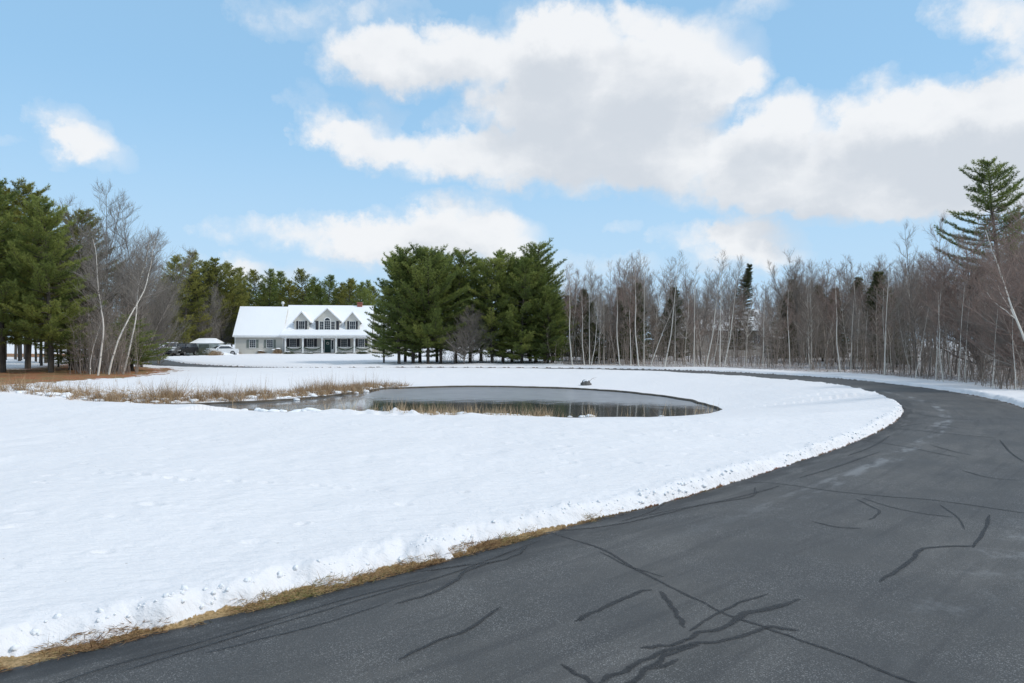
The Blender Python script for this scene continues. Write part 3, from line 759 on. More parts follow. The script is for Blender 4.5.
def bare_tree(seed, H, r0, lean=(0, 0), thr=.016, slean=.16, spread=.28, crown_from=.3, dens=1.0, stems=1, up=.5, wob=.05):
    R = random.Random(seed); trunk = []; twigs = []
    def walk(p, d, L, r, ra, n, out_, wander, upw):
        pts = [p]; 
        for i in range(n):
            d = vnorm((d[0]+R.gauss(0, wander), d[1]+R.gauss(0, wander), d[2]+R.gauss(0, wander)*.6+upw))
            q = vadd(p, d, L/n); t0, t1 = i/n, (i+1)/n
            out_.append((*p, *q, r*(1-t0)+ra*t0, r*(1-t1)+ra*t1)); p = q; pts.append((q, d, r*(1-t1)+ra*t1))
        return pts[1:]
    for st in range(stems):
        if stems > 1: dl = (lean[0]+R.gauss(0, slean), lean[1]+R.gauss(0, slean), 1)
        else: dl = (lean[0], lean[1], 1)
        hh = H*(1 if st == 0 else R.uniform(.7, .95)); p0 = (R.gauss(0, .12)*(stems > 1), R.gauss(0, .12)*(stems > 1), -.25)
        pts = walk(p0, vnorm(dl), hh+.25, r0*(1 if st == 0 else .7), .010, 16, trunk, wob, .015)
        for i, (p, d, r) in enumerate(pts):
            t = (i+1)/16
            if t < crown_from: 
                if R.random() < .25*dens: L1 = hh*.07*R.random()+.2
                else: continue
                nb = 1
            else:
                L1 = hh*spread*(1.15-t)*1.15+.25; nb = int(round(R.uniform(1.5, 2.8)*dens)) or 1
            for _ in range(nb):
                a = R.uniform(0, 2*PI); e = R.uniform(.25, 1.0)
                d1 = vnorm((math.cos(a)+d[0], math.sin(a)+d[1], e*up*2)); L = L1*R.uniform(.6, 1.2); rb = min(r*.6, .006+L*.011)
                b = walk(p, d1, L, rb, .004, 6, trunk if rb > thr else twigs, .12, .07)
                for k, (bp, bd, br) in enumerate(b):
                    for _2 in range(2 if L > .8 else 1):
                        s = (R.gauss(0, 1), R.gauss(0, 1), R.gauss(0, .5)); d2 = vnorm(vadd(vadd(bd, s, .62), (0, 0, 1), .22)); L2 = L*R.uniform(.22, .45)*(1.1-.5*k/6)+.12
                        c = walk(bp, d2, L2, max(.004, br*.55), .0025, 3, twigs, .14, .06)
                        for (cp, cd, cr) in c:
                            s = (R.gauss(0, 1), R.gauss(0, 1), R.gauss(0, .6)); d3 = vnorm(vadd(vadd(cd, s, .6), (0, 0, 1), .2))
                            walk(cp, d3, L2*R.uniform(.35, .7)+.06, .0038, .002, 2, twigs, .12, .04)
    return trunk, twigs
def bare_meshes(name, mb, mt, twk=1.0, **kw):
    tr, tw = bare_tree(**kw); V, f = tubes(tr, 6); m1 = new_mesh(name+'_trunk', V, f, mb, True)
    T = np.array(tw); T[:, 6:] *= 1.25*twk; V, f = tubes(T, 3); m2 = new_mesh(name+'_crown', V, f, mt, False)
    return m1, m2
def make_tree(kind, meshes, loc, rz=0, sc=1.0, sz=None):
    t = empty(kind, loc, rz); t.scale = (sc, sc, sz or sc)
    link('trunk', meshes[0], t); link('crown', meshes[1], t); return t

def pine(seed, H, r0, width, base=.18, tuft=.16, dens=1.0, shape=.6, droop=0.0, sparse=0.0, nbl=8, tint0=.5, irregular=.25, cone=False, pw=1.7):
    """white-pine-like conifer: whorls of branches, side twigs, brushes of needles"""
    R = random.Random(seed); rng = np.random.default_rng(seed); wood = []; TP = []; TD = []; TT = []
    p = (0, 0, -.25); d = (0, 0, 1); n = 18; pts = []
    for i in range(n):
        d = vnorm((d[0]+R.gauss(0, .02), d[1]+R.gauss(0, .02), 1)); q = vadd(p, d, (H+.2)/n); t0, t1 = i/n, (i+1)/n
        wood.append((*p, *q, r0*(1-t0)**.8+.012, r0*(1-t1)**.8+.012)); pts.append(q); p = q
    def trunk_at(z):
        i = min(n-1, max(0, int((z+.25)/(H+.2)*n))); return pts[i][0], pts[i][1]
    z = H*base; az0 = R.uniform(0, 6.28)
    asym = [R.uniform(1-irregular, 1+irregular) for _ in range(8)]
    while z < H*.985:
        t = (z/H-base)/(1-base); nb = R.randint(4, 6) if t < .85 else 3
        prof = (1-t if cone else 1-t**pw)**shape*(.70+.30*min(1, t*3.5+.2)); prof *= R.uniform(.70, 1.14)
        az0 += R.uniform(.4, 1.1)
        for b in range(nb):
            if sparse and R.random() < sparse: continue
            a = az0+2*PI*b/nb+R.gauss(0, .18); L = max(.07 if cone else .22, width*prof*R.uniform(.72, 1.12)*asym[int(a/(2*PI)*8) % 8])
            e = -.10-droop+.65*t**1.5+R.gauss(0, .06); cx, cy = trunk_at(z); p = (cx, cy, z+R.uniform(-.1, .1)); d = vnorm((math.cos(a), math.sin(a), e)); m = max(3, int(L/.3))
            rb = .010+L*.009; ctint = R.gauss(tint0, .22)
            for k in range(m):
                s0 = k/m; d = vnorm((d[0]+R.gauss(0, .05), d[1]+R.gauss(0, .05), d[2]+.055+R.gauss(0, .03))); q = vadd(p, d, L/m)
                wood.append((*p, *q, rb*(1-s0)+.004, rb*(1-s0-1/m)+.004)); p = q
                if s0 < (.14 if t < .8 else 0) and L > 1: continue
                for side in (-1, 1):
                    for _ in range(1 if dens <= 1 else 2):
                        la = side*R.uniform(.5, 1.15); ld = vnorm((d[0]*math.cos(la)-d[1]*math.sin(la), d[0]*math.sin(la)+d[1]*math.cos(la), d[2]+R.uniform(-.05, .32)))
                        TL = (.18+.34*L*(1-s0)*.55+.10)*R.uniform(.7, 1.2); TL = min(TL, 1.0); mt_ = max(2, int(TL/(tuft*.62/dens)))
                        wood.append((*p, *vadd(p, ld, TL), .005, .003))
                        for u_ in range(mt_):
                            s_ = (u_+.6)/mt_; TP.append(vadd(p, ld, TL*s_)); TD.append((ld[0], ld[1], ld[2]+.35)); TT.append(ctint+.12*s_)
                for u_ in range(2): TP.append(vadd(p, d, -R.random()*.2)); TD.append((d[0], d[1], d[2]+.35)); TT.append(ctint+.1)
        z += (.20 if cone else 1)*.999*(.30+.16*R.random())/(.45 if cone else 1)*(1 if t < .8 else .7)*H**.25/1.75
    TP = np.array(TP); TD = unit(np.array(TD)); TT = np.array(TT); N = len(TP)
    TP = TP+rng.normal(0, tuft*.22, TP.shape)
    Pp = np.repeat(TP, nbl, 0); Dd = unit(np.repeat(TD, nbl, 0)+rng.normal(0, .62, (N*nbl, 3))); 
    L = tuft*(.65+.6*rng.random(N*nbl)); V, f, tt = blades(Pp, Dd, L, tuft*.075*(.7+.6*rng.random(N*nbl)), rng, np.clip(np.repeat(TT, nbl)+rng.normal(0, .08, N*nbl), 0, 1))
    return wood, V, f, tt
def pine_meshes(name, m_need, mb=None, **kw):
    w_, V, f, tt = pine(**kw); a, b = tubes(w_, 5)
    return new_mesh(name+'_trunk', a, b, mb or M_bark, True), new_mesh(name+'_crown', V, f, m_need, attrs={'tint': tt})

def g3(px, D, dz=0.0):
    x, y = at(px, D); return (x, y, gz(x, y)+dz)
def top_h(py, D): return CAM_H+(HOR-py)/F*D

# --- the pine group beside the far driveway
PV = [pine_meshes('pine', M_pine, seed=11+i, H=9.6, r0=.15, width=w_, base=b_, tuft=.19, dens=1.1, shape=.60, pw=2.5, nbl=8, tint0=t_, irregular=.42) for i, (w_, t_, b_) in enumerate([(3.6, .45, .15), (3.0, .5, .13), (2.7, .6, .09), (3.1, .52, .05)])]
group_pines = [ # px, D, top py, variant, label
 (399,56.6,262,0,'broad pine whose low boughs reach out over the house corner'),
 (413,57.5,252,1,'tall full pine next to the one that overhangs the house'),
 (428,56.6,255,0,'wide dark pine third from the house side of the evergreen group'),
 (441,58.5,262,1,'pine between the wide dark pine and the small leafless tree'),
 (470,60.5,254,1,'tall pine rising behind the small leafless tree'),
 (456,59.0,272,1,'shorter slim pine directly behind the small leafless tree'),
 (492,58.0,262,2,'pine just past the small leafless tree on the birch side'),
 (503,60.5,256,3,'pine with thin ragged tip in the middle of the birch-side clump'),
 (522,57.5,262,3,'dense pine with boughs to the snow before the tallest tip'),
 (536,59.0,247,2,'pine with the tallest feathery tip nearest the white birches'),
 (548,57.0,290,3,'low pine closing the evergreen group beside the first birches')]
for i, (px, D, ty, vi, lb) in enumerate(group_pines):
    x, y, z = g3(px, D); s = top_h(ty, D)/9.6
    t = make_tree('pine_tree', PV[vi], (x, y, z), i*2.1, s*(1.0 if ty < 285 else 1.15), s)
    tag(t, lb, 'pine tree', 'pines in the group beside the far driveway')
for i, (px, D, ty, vi, lb) in enumerate([(384,60,300,2,'low pine nearest the house behind the broad overhanging one'),(405,62,258,1,'pine in the back row between the first two of the group'),(420,61,252,3,'pine in the back row behind the wide dark pine'),(437,63,258,0,'back row pine just before the small leafless tree'),(481,63,264,0,'back row pine just past the small leafless tree'),(512,62,262,3,'back row pine beside the ragged-tipped one'),(530,63,258,3,'back row pine behind the tallest feathery tip'),(545,62,268,1,'back row pine at the birch end of the group'),(553,59,300,0,'low bushy pine touching the first birch')]):
    x, y, z = g3(px, D); s = top_h(ty, D)/9.6; t = make_tree('pine_tree', PV[vi], (x, y, z), i*1.9+.5, s, s); tag(t, lb, 'pine tree', 'pines in the group beside the far driveway')

# --- left-hand tall pines
LV = [pine_meshes('tall_pine', M_olive if i == 1 else M_pine, seed=31+i, H=12.5, r0=.21, width=3.8, base=.15, tuft=.20, dens=1.1, shape=.70, pw=2.4, nbl=8, tint0=.58-.1*i, irregular=.35) for i in range(2)]
left_pines = [(2,41,172,0,'tallest green pine at the edge of the photo over the rust-red leaf litter'),(51,41.5,206,0,'pine with bright low boughs and thick trunk standing in the leaf litter'),
 (28,46,190,1,'pine between and behind the two thick trunked pines'),(72,49,214,1,'olive pine beside the tall leafless tree'),
 (-14,44,185,1,'pine cut by the photo edge behind the tallest one'),(48,60,215,1,'pine deep in the wood behind the thick trunked pair')]
for i, (px, D, ty, vi, lb) in enumerate(left_pines):
    x, y, z = g3(px, D); s = top_h(ty, D)/12.5; t = make_tree('pine_tree', LV[vi], (x, y, z), 1.3+i*1.7, s*.95, s); tag(t, lb, 'pine tree', 'tall pines over the leaf litter')
# --- mid distance pines round the parking place and behind the house
MV = [pine_meshes('wood_pine', M_olive, seed=51+i, H=12, r0=.17, width=3.6, base=.12, tuft=.28, dens=.9, shape=.8, nbl=7, tint0=.5, irregular=.35) for i in range(2)]
MV += [pine_meshes('wood_pine', M_pine, seed=61+i, H=12, r0=.17, width=3.2, base=.12, tuft=.28, dens=.9, shape=.8, nbl=7, tint0=.6, irregular=.35) for i in range(2)]
mid_pines = [(183,102,250,0,'large olive pine hanging over the parked cars'),(166,104,256,1,'olive pine behind the bushy leafless trees'),
 (203,107,262,1,'olive pine between the large olive one and the tarpaulin shelter'),(222,109,260,0,'olive pine rising behind the tarpaulin shelter'),
 (236,112,265,1,'olive pine touching the eave end of the garage wing'),(212,112,268,2,'small green pine behind the shelter'),
 (140,66,300,2,'young bright green pine behind the birch trunks')]
for i, (px, D, ty, vi, lb) in enumerate(mid_pines):
    x, y, z = g3(px, D); s = top_h(ty, D)/12; t = make_tree('pine_tree', MV[vi], (x, y, z), i*1.1, s, s); tag(t, lb, 'pine tree', 'olive pines round the parking place')
R0 = random.Random(77)
tops = [(246,268),(258,272),(268,272),(279,273),(291,282),(304,271),(315,279),(325,276),(337,284),(348,279),(358,284),(370,290)]
names = ['first','second','third','fourth','fifth','sixth','seventh','eighth','ninth','tenth','eleventh','twelfth']
for i, (px, ty) in enumerate(tops):
    D = 124+R0.uniform(-4, 8); x, y, z = g3(px, D); s = top_h(ty, D)/12
    t = make_tree('pine_tree', MV[i % 4], (x, y, z), R0.uniform(0, 6), s, s); tag(t, names[i]+' pine along the roof ridge counting from the garage end', 'pine tree', 'pines behind the house')
for i in range(20):
    px = 170+i*11+R0.uniform(-4, 4); D = 136+R0.uniform(-4, 8); x, y, z = g3(px, D); s = top_h(284+R0.uniform(-4, 6), D)/12
    t = make_tree('pine_tree', MV[(i*3) % 4], (x, y, z), R0.uniform(0, 6), s, s); tag(t, 'pine in the second row of the wood behind the house', 'pine tree', 'second row pines behind the house')
# spruce poking out of the right wood, and dark conifers in it
SV = pine_meshes('spruce', M_darkpine, cone=True, seed=71, H=11, r0=.06, width=2.5, base=.10, tuft=.13, dens=1.1, shape=1.0, droop=.15, nbl=7, tint0=.4, irregular=.1)
D = 80; x, y, z = g3(738, D); s = top_h(266, D)/11; t = make_tree('spruce_tree', SV, (x, y, z), 0, s, s); tag(t, 'narrow dark spruce whose pointed tip pokes above the leafless wood', 'spruce tree')
DV = [pine_meshes('dark_conifer', M_darkpine, cone=True, seed=81+i, H=8, r0=.10, width=2.4, base=.08, tuft=.24, dens=.8, shape=.9, droop=.1, nbl=7, tint0=.5, irregular=.35) for i in range(3)]
R0 = random.Random(90)
for i in range(30):
    px = 556+i*11.5+R0.uniform(-8, 8); D = R0.uniform(57, 84) if px < 860 else R0.uniform(38, 62)
    
    if 680 < px < 778: continue
    ty = 292-(px-556)*.03+R0.uniform(-8, 22); x, y, z = g3(px, D); s = max(.3, top_h(ty, D)/8)
    t = make_tree('conifer_tree', DV[i % 3], (x, y, z-.05), R0.uniform(0, 6), s, s); tag(t, 'dark evergreen half hidden among the leafless trees of the wood', 'evergreen tree', 'dark evergreens inside the leafless wood')
# tall ragged pine at the right
RV = pine_meshes('ragged_pine', M_pine, seed=96, H=15.5, r0=.22, width=3.6, base=.40, tuft=.18, dens=1.05, shape=.70, sparse=.10, nbl=8, tint0=.4, irregular=.45)
D = 52; x, y, z = g3(1004, D); s = top_h(157, D)/15.5; t = make_tree('pine_tree', RV, (x, y, z), .6, s, s); tag(t, 'tall ragged pine standing above the reddish leafless wood', 'pine tree')
D = 60; x, y, z = g3(1046, D); s = top_h(205, D)/12.5; t = make_tree('pine_tree', LV[0], (x, y, z), 2.2, s, s); tag(t, 'pine cut by the photo edge beside the ragged tall pine', 'pine tree')

# --- bare trees
BV = [bare_meshes('wood_tree', M_greybark, M_twig if i % 3 else M_twig_red, seed=101+i, H=9, r0=.055+.012*(i % 3), crown_from=.28+.04*(i % 4), spread=.22+.03*(i % 3), dens=1.15, up=.75, stems=1+(i % 4 == 1)) for i in range(9)]
WV = [bare_meshes('birch', M_birch, M_twig_red if i % 2 else M_twig_grey, thr=.03, seed=141+i, H=8, r0=.050+.008*(i % 2), crown_from=.42+.05*(i % 3), spread=.20, dens=.9, up=.85, lean=l_, wob=.035) for i, l_ in enumerate([(0, 0), (-.12, .02), (.12, 0), (-.05, .05), (.3, 0)])]
BU = [bare_meshes('bushy_tree', M_greybark, M_twig_grey, twk=1.2, seed=171+i, H=6.5, r0=.08, crown_from=.12, spread=.48, dens=1.9, up=.35, stems=2) for i in range(2)]
births = [ # base px, top py, lean variant (0 straight,1 left,2 right,4 strong right), D, sx
 (573,282,1,51.5),(585,300,1,52),(589.5,290,0,53),(591,306,2,51.5),(604,300,0,55),(620.5,284,1,51.5),(631,300,3,52),(639.5,272,1,51.2),
 (644,282,0,52.5),(650,300,4,51.0),(664.5,272,2,50.2),(675,312,0,50.5),(694,284,0,50.0),(706,272,2,49.2),(712.5,300,2,50.5),(720,280,0,48.6),
 (724,282,2,48.2),(763,310,0,46.5),(790,300,3,46),(841,290,1,40.5),(851,312,0,41),(857,318,0,42),(865,320,0,41),(884.5,284,0,36.5),
 (886,300,3,38.5),(915,316,2,34),(936,306,0,32),(944,305,1,31.2),(959,300,0,31),(965,312,0,31.5),(993,318,0,27.2),(1016,326,3,26)]
ordn = ['first','second','third','fourth','fifth','sixth','seventh','eighth','ninth','tenth','eleventh','twelfth','thirteenth','fourteenth','fifteenth','sixteenth','seventeenth','eighteenth','nineteenth','twentieth','twenty-first','twenty-second','twenty-third','twenty-fourth','twenty-fifth','twenty-sixth','twenty-seventh','twenty-eighth','twenty-ninth','thirtieth','thirty-first','thirty-second']
leanw = {0: 'straight', 1: 'leaning to the house side', 2: 'leaning away from the pines', 3: 'slightly bent', 4: 'strongly slanting'}
for i, (px, ty, vi, D) in enumerate(births):
    x, y, z = g3(px, D); s = top_h(ty, D)/8*1.12
    t = make_tree('birch_tree', WV[vi], (x, y, z), 0, s*.95, s); tag(t, f'{ordn[i]} white birch from the pine group along the driveway, {leanw[vi]}', 'birch tree', 'white birches at the edge of the wood')
R0 = random.Random(19)
prof = [(545,280),(575,275),(610,272),(640,266),(668,274),(700,276),(730,282),(765,282),(800,268),(850,264),(900,262),(935,264),(975,264),(1040,248)]
PALE = []
for i_ in (0, 2, 3, 5, 6):
    m_ = BV[i_][0].copy(); m_.materials[0] = M_birch; PALE.append((m_, BV[i_][1]))
for i in range(300):
    px = 552+R0.random()*(520 if i < 270 else 900); f = R0.random()
    edge = np.interp(px, [550, 640, 720, 790, 860, 910, 960, 1030], [54.5, 52.5, 50, 46.5, 40.5, 35.5, 30.5, 25.5])
    D = edge+1.0+f*32; ty = np.interp(px, [p[0] for p in prof], [p[1] for p in prof])+R0.gauss(8, 9)
    if f < .35: ty += R0.uniform(0, 34)
    if 684 < px < 772 and R0.random() < .3: continue
    x, y, z = g3(px, D); s = max(.35, top_h(ty, D)/9)
    if i % 5 in (0, 2):
        t = make_tree('leafless_tree', PALE[R0.randrange(5)], (x, y, z), R0.uniform(0, 6.28), s*R0.uniform(.7, .95), s)
        tag(t, 'thin pale-trunked leafless tree set back in the wood behind the driveway', 'leafless tree', 'pale-trunked leafless trees of the wood'); continue
    t = make_tree('leafless_tree', BV[R0.randrange(9)], (x, y, z), R0.uniform(0, 6.28), s*R0.uniform(.85, 1.15), s)
    tag(t, 'thin grey-brown leafless tree in the wood behind the driveway', 'leafless tree', 'leafless trees of the wood behind the driveway')
# taller twiggy tops above the wood
for i, (px, ty, D, lb) in enumerate([(641,258,60,'tall leafless tree topping the wood above the eighth birch'),(606,266,58,'twiggy leafless tree above the fifth birch'),(722,262,62,'leafless tree topping the wood beside the spruce tip'),
    (915,232,44,'upright leafless tree rising above the wood short of the ragged pine'),(935,226,50,'forked leafless tree beside the ragged pine'),(800,258,58,'leafless tree topping the wood above the far snowy roof')]):
    x, y, z = g3(px, D); s = top_h(ty, D)/9; t = make_tree('leafless_tree', BV[(i*2+1) % 9], (x, y, z), i, s*.8, s); tag(t, lb, 'leafless tree')
# slanting birch entering from the right edge
tr = bare_meshes('slanting_birch', M_birch, M_twig_red, thr=.018, seed=206, H=6.0, r0=.050, crown_from=.45, spread=.26, dens=1.3, up=.5, lean=(-.52, .05), wob=.03)
x, y = 17.8, 22.3; t = make_tree('birch_tree', tr, (x, y, gz(x, y)), 0); tag(t, 'slanting white birch leaning out over the driveway from the photo edge', 'birch tree')
for k, (px, D, ty) in enumerate([(1040, 27, 225), (1010, 33, 236), (1060, 30, 215), (985, 36, 246)]):
    x, y, z = g3(px, D); s = top_h(ty, D)/6.5; t = make_tree('leafless_tree', BU[k % 2], (x, y, z), k, s*.9, s)
    for ch in t.children:
        if ch.name.startswith('crown'):
            ch.data = ch.data.copy(); ch.data.materials[0] = M_twig_red
    tag(t, ['dense reddish twiggy tree behind the slanting birch at the edge','reddish twiggy tree under the ragged pine','tallest reddish twiggy tree cut by the photo edge','reddish twiggy tree short of the slanting birch tip'][k], 'leafless tree')
# left clump: birches, tall leafless tree, bushy trees
LB = [bare_meshes('clump_birch', M_birch, M_twig_grey, thr=.03, seed=s_, H=8.2, r0=.055, crown_from=.45, spread=.26, dens=1.6, up=.7, lean=l_, wob=.07) for s_, l_ in ((211, (.03, 0)), (212, (.20, .0)), (215, (.24, 0)))]
for k, (px, D, ty, sx_, lb) in enumerate([(97,37,238,1,'upright white birch in front at the end of the leaf litter'),(108,38.5,228,1,'leaning white birch springing from behind the upright one'),(122,40,240,1,'slanting white birch nearest the curve of the driveway'),(90,38,312,.6,'small crooked birch beside the upright white birch')]):
    x, y, z = g3(px, D); s = top_h(ty, D)/8.2; t = make_tree('birch_tree', LB[k % 3], (x, y, z), 0 if k < 3 else 2, s*sx_, s); tag(t, lb, 'birch tree', 'birches at the leaf litter')
tt_ = bare_meshes('tall_bare', M_greybark, M_twig_grey, twk=1.2, seed=223, H=14, r0=.12, crown_from=.34, spread=.30, dens=1.5, up=.6, stems=6, slean=.24, wob=.07)
x, y, z = g3(112, 47); t = make_tree('leafless_tree', tt_, (x, y, z), .4, top_h(180, 47)/14*.85, top_h(180, 47)/14); tag(t, 'tallest leafless tree with fanned bare twigs above the birches', 'leafless tree')
x, y, z = g3(140, 50); s = top_h(222, 50)/14; t = make_tree('leafless_tree', tt_, (x, y, z), 2.4, s*.8, s); tag(t, 'fanned leafless tree leaning beside the tallest one', 'leafless tree')
for k, (px, D, ty, lb) in enumerate([(158,60,262,'bushy grey leafless tree with drooping twigs over the driveway bend'),(146,56,275,'bushy leafless tree tucked behind the slanting birch'),(206,104,290,'grey leafless tree between the olive pines'),(224,107,300,'grey leafless tree behind the tarpaulin shelter'),
    (128,54,268,'leafless tree behind the birch clump'),(95,46,290,'low leafless tree between the birches and the pines')]):
    x, y, z = g3(px, D); s = top_h(ty, D)/6.5; t = make_tree('leafless_tree', BU[k % 2], (x, y, z), k*1.3, s*(.62 if k != 2 else .5), s); tag(t, lb, 'leafless tree')
for k, (px, D, ty, lb) in enumerate([(132,43,318,'young bright green pine at the foot of the birches'),(118,45,326,'young pine between the birch stems'),(70,44,318,'young pine under the boughs beside the thick trunk')]):
    x, y, z = g3(px, D); s = top_h(ty, D)/12; t = make_tree('pine_tree', MV[2+k % 2], (x, y, z), k, s*2.2, s); tag(t, lb, 'pine tree')
# small leafless tree in the middle of the pine group
x, y, z = g3(463, 56.2); s = top_h(312, 55.5)/6.5; t = make_tree('leafless_tree', BU[1], (x, y, z), 1, s*.85, s); tag(t, 'small leafless tree with tangled twigs in the middle of the pine group', 'leafless tree')
# dark trunks at the left wood
TRK = [pine_meshes('forest_stem', M_darkpine, seed=301+i, H=11, r0=.11, width=1.6, base=.50, tuft=.26, dens=.7, shape=.5, nbl=6, tint0=.6) for i in range(2)]
R0 = random.Random(55)
for i in range(44):
    if i < 26: px = R0.uniform(-15, 140); D = R0.uniform(46, 78); ty = R0.uniform(225, 262)+max(0, px-60)*.5
    else: px = R0.uniform(128, 232); D = R0.uniform(104, 118); ty = R0.uniform(272, 292)
    x, y, z = g3(px, D)
    if i < 26 and x > -33 and y < 70 and px > 110: x -= 4
    s = top_h(ty, D)/11; t = make_tree('forest_tree', TRK[i % 2], (x, y, z), R0.uniform(0, 6), s, s)
    tag(t, 'thin dark trunked evergreen in the shade of the ' + ('pines beyond the leaf litter' if i < 26 else 'wood behind the parked cars'), 'evergreen tree', 'shaded trunks ' + ('beyond the leaf litter' if i < 26 else 'behind the parked cars'))

# --- brushwood: uncountable thin stems
def brush():
    R = random.Random(7); segs = []
    def stem(x, y, z, h, lean, r):
        d = vnorm((R.gauss(0, lean), R.gauss(0, lean), 1)); p = (x, y, z-.1); n = 5
        for i in range(n):
            d = vnorm((d[0]+R.gauss(0, .09), d[1]+R.gauss(0, .09), d[2]+.05)); q = vadd(p, d, h/n); segs.append((*p, *q, r*(1-i/n)+.003, r*(1-(i+1)/n)+.003))
            if i > 0:
                for _ in range(3):
                    a = R.uniform(0, 6.28); e = vnorm((math.cos(a), math.sin(a), R.uniform(.2, 1.2))); L = h*R.uniform(.06, .2); m = vadd(q, e, L); segs.append((*q, *m, .005, .003))
                    e2 = vnorm(vadd(e, (R.gauss(0, .5), R.gauss(0, .5), .3))); segs.append((*m, *vadd(m, e2, L*.7), .0035, .002))
                    e2 = vnorm(vadd(e, (R.gauss(0, .6), R.gauss(0, .6), .2))); segs.append((*vadd(q, e, L*.5), *vadd(vadd(q, e, L*.5), e2, L*.6), .0035, .002))
            p = q
    for i in range(1500):
        px = 552+R.random()*500; edge = np.interp(px, [550, 640, 720, 790, 860, 910, 960, 1030], [54.3, 52.2, 49.6, 46, 40, 35, 30.2, 25.2]); D = edge+R.random()**1.3*20
        x, y = at(px, D); stem(x, y, .02, R.uniform(.8, 4.2), .14, R.uniform(.006, .02))
    for i in range(330):
        px = R.gauss(106, 20); D = R.uniform(38.5, 48); 
        if not 70 < px < 138: continue
        x, y = at(px, D); stem(x, y, .05, R.uniform(1.2, 4.5), .10, R.uniform(.01, .03))
    for i in range(150):
        px = R.uniform(440, 550); D = R.uniform(57, 63); x, y = at(px, D); stem(x, y, .05, R.uniform(.5, 1.8), .2, R.uniform(.006, .015))
    V, f = tubes(segs, 3); o = link('brushwood', new_mesh('brushwood', V, f, M_twig)); tag(o, 'thicket of thin brown stems under the trees', 'brushwood', kind='stuff')
brush()

# ------------------------------------------------------------------ the white cape house
def window_unit(parent, x0, x1, z0, z1, y, cols=2, rows=2, shutter=None, sw=.0, arch=False):
    """recessed glazing with a frame, muntins and optional shutters; faces -Y"""
    f = MB(); t = .055
    f.box(x0-t, x0, y-.05, y+.02, z0-t, z1+t); f.box(x1, x1+t, y-.05, y+.02, z0-t, z1+t); f.box(x0, x1, y-.05, y+.02, z1, z1+t)
    f.box(x0-t-.03, x1+t+.03, y-.08, y-.051, z0-t-.03, z0-t+.03); f.box(x0, x1, y-.048, y+.02, z0-t, z0)
    for i in range(1, cols): xx = x0+(x1-x0)*i/cols; f.box(xx-.010, xx+.010, y-.035, y-.008, z0, z1)
    for i in range(1, rows): zz = z0+(z1-z0)*i/rows; f.box(x0, x1, y-.038, y-.007, zz-.010, zz+.010)
    wn = f.build('window', M_white, parent)
    MB().box(x0, x1, y-.006, y+.004, z0, z1).build('pane', M_glass, wn)
    if shutter:
        for a, b in ((x0-t-.02-sw, x0-t-.02), (x1+t+.02, x1+t+.02+sw)):
            s_ = MB().box(a, b, y-.05, y-.002, z0-.04, z1+.04)
            for k in range(8): zz = z0+(z1-z0)*(k+.3)/8; s_.box(a+.04, b-.04, y-.062, y-.051, zz, zz+.05)
            s_.build('shutter', shutter, parent)
    return wn
HX = lambda px, D=105.0: (px-512)/F*D
HZ = lambda py, D=105.0: CAM_H+(HOR-py)/F*D
house = empty('cape_house', (HX(328), 105, -.05), rad(8)); hx0, hy0, hz0 = house.location
tag(house, 'long pale grey clapboard house with snowy roof, three dormers and a columned porch', 'house')
class Off(MB):
    """mesh builder in world coordinates, stored relative to the house"""
    def build(s, *a, **k):
        s.v = [(x-hx0, y-hy0, z-hz0) for (x, y, z) in s.v]; return MB.build(s, *a, **k)
def gable_roof(x0, x1, pts_top, thick, name, m, parent):
    """pts_top: (y,z) profile from front eave over the ridge to back eave"""
    b = Off(); low = [(y, z-thick) for (y, z) in pts_top[::-1]]; b.prism(pts_top+low, 'x', x0, x1); return b.build(name, m, parent)
gx0, gx1 = -41.95, -34.95; mx0, mx1 = -34.95, -21.95; rx1 = -16.6
# walls
w_ = Off(); w_.prism([(105, 0), (113, 0), (113, 2.75), (109, 7.25), (105, 2.75)], 'x', gx0, gx1-.003); w_.build('garage_wall', M_siding, house)
w_ = Off(); w_.prism([(105.5, 0), (115.5, 0), (115.5, 3.0), (110.5, 7.45), (105.5, 3.3)], 'x', mx0, mx1); w_.build('main_wall', M_siding, house)
w_ = Off(); w_.prism([(107, 0), (113.4, 0), (113.4, 2.5), (110.2, 6.1), (107, 2.5)], 'x', mx1+.003, rx1); w_.build('side_wing_wall', M_siding, house)
# roofs: dark shingle deck with a snow sheet on top
for nm, a, b, prof_ in (('garage_roof', gx0-.3, gx1-.004, [(104.6, 2.82), (109, 7.38), (113.4, 2.82)]), ('main_roof', mx0-.25, mx1+.25, [(103.3, 2.92), (105.5, 3.52), (110.5, 7.72), (116, 3.0)]), ('side_wing_roof', mx1+.26, rx1+.3, [(106.6, 2.55), (110.2, 6.35), (113.8, 2.55)])):
    r = gable_roof(a, b, prof_, .14, nm, M_white, house)
    b_ = Off(); up_ = [(y, z+.13) for y, z in prof_]; up_[0] = (prof_[0][0]-.03, prof_[0][1]+.09); low = [(y, z+.003) for y, z in prof_[::-1]]; b_.prism(up_+low, 'x', a+.05, b-.05); b_.build('roof_snow', M_snow, r)
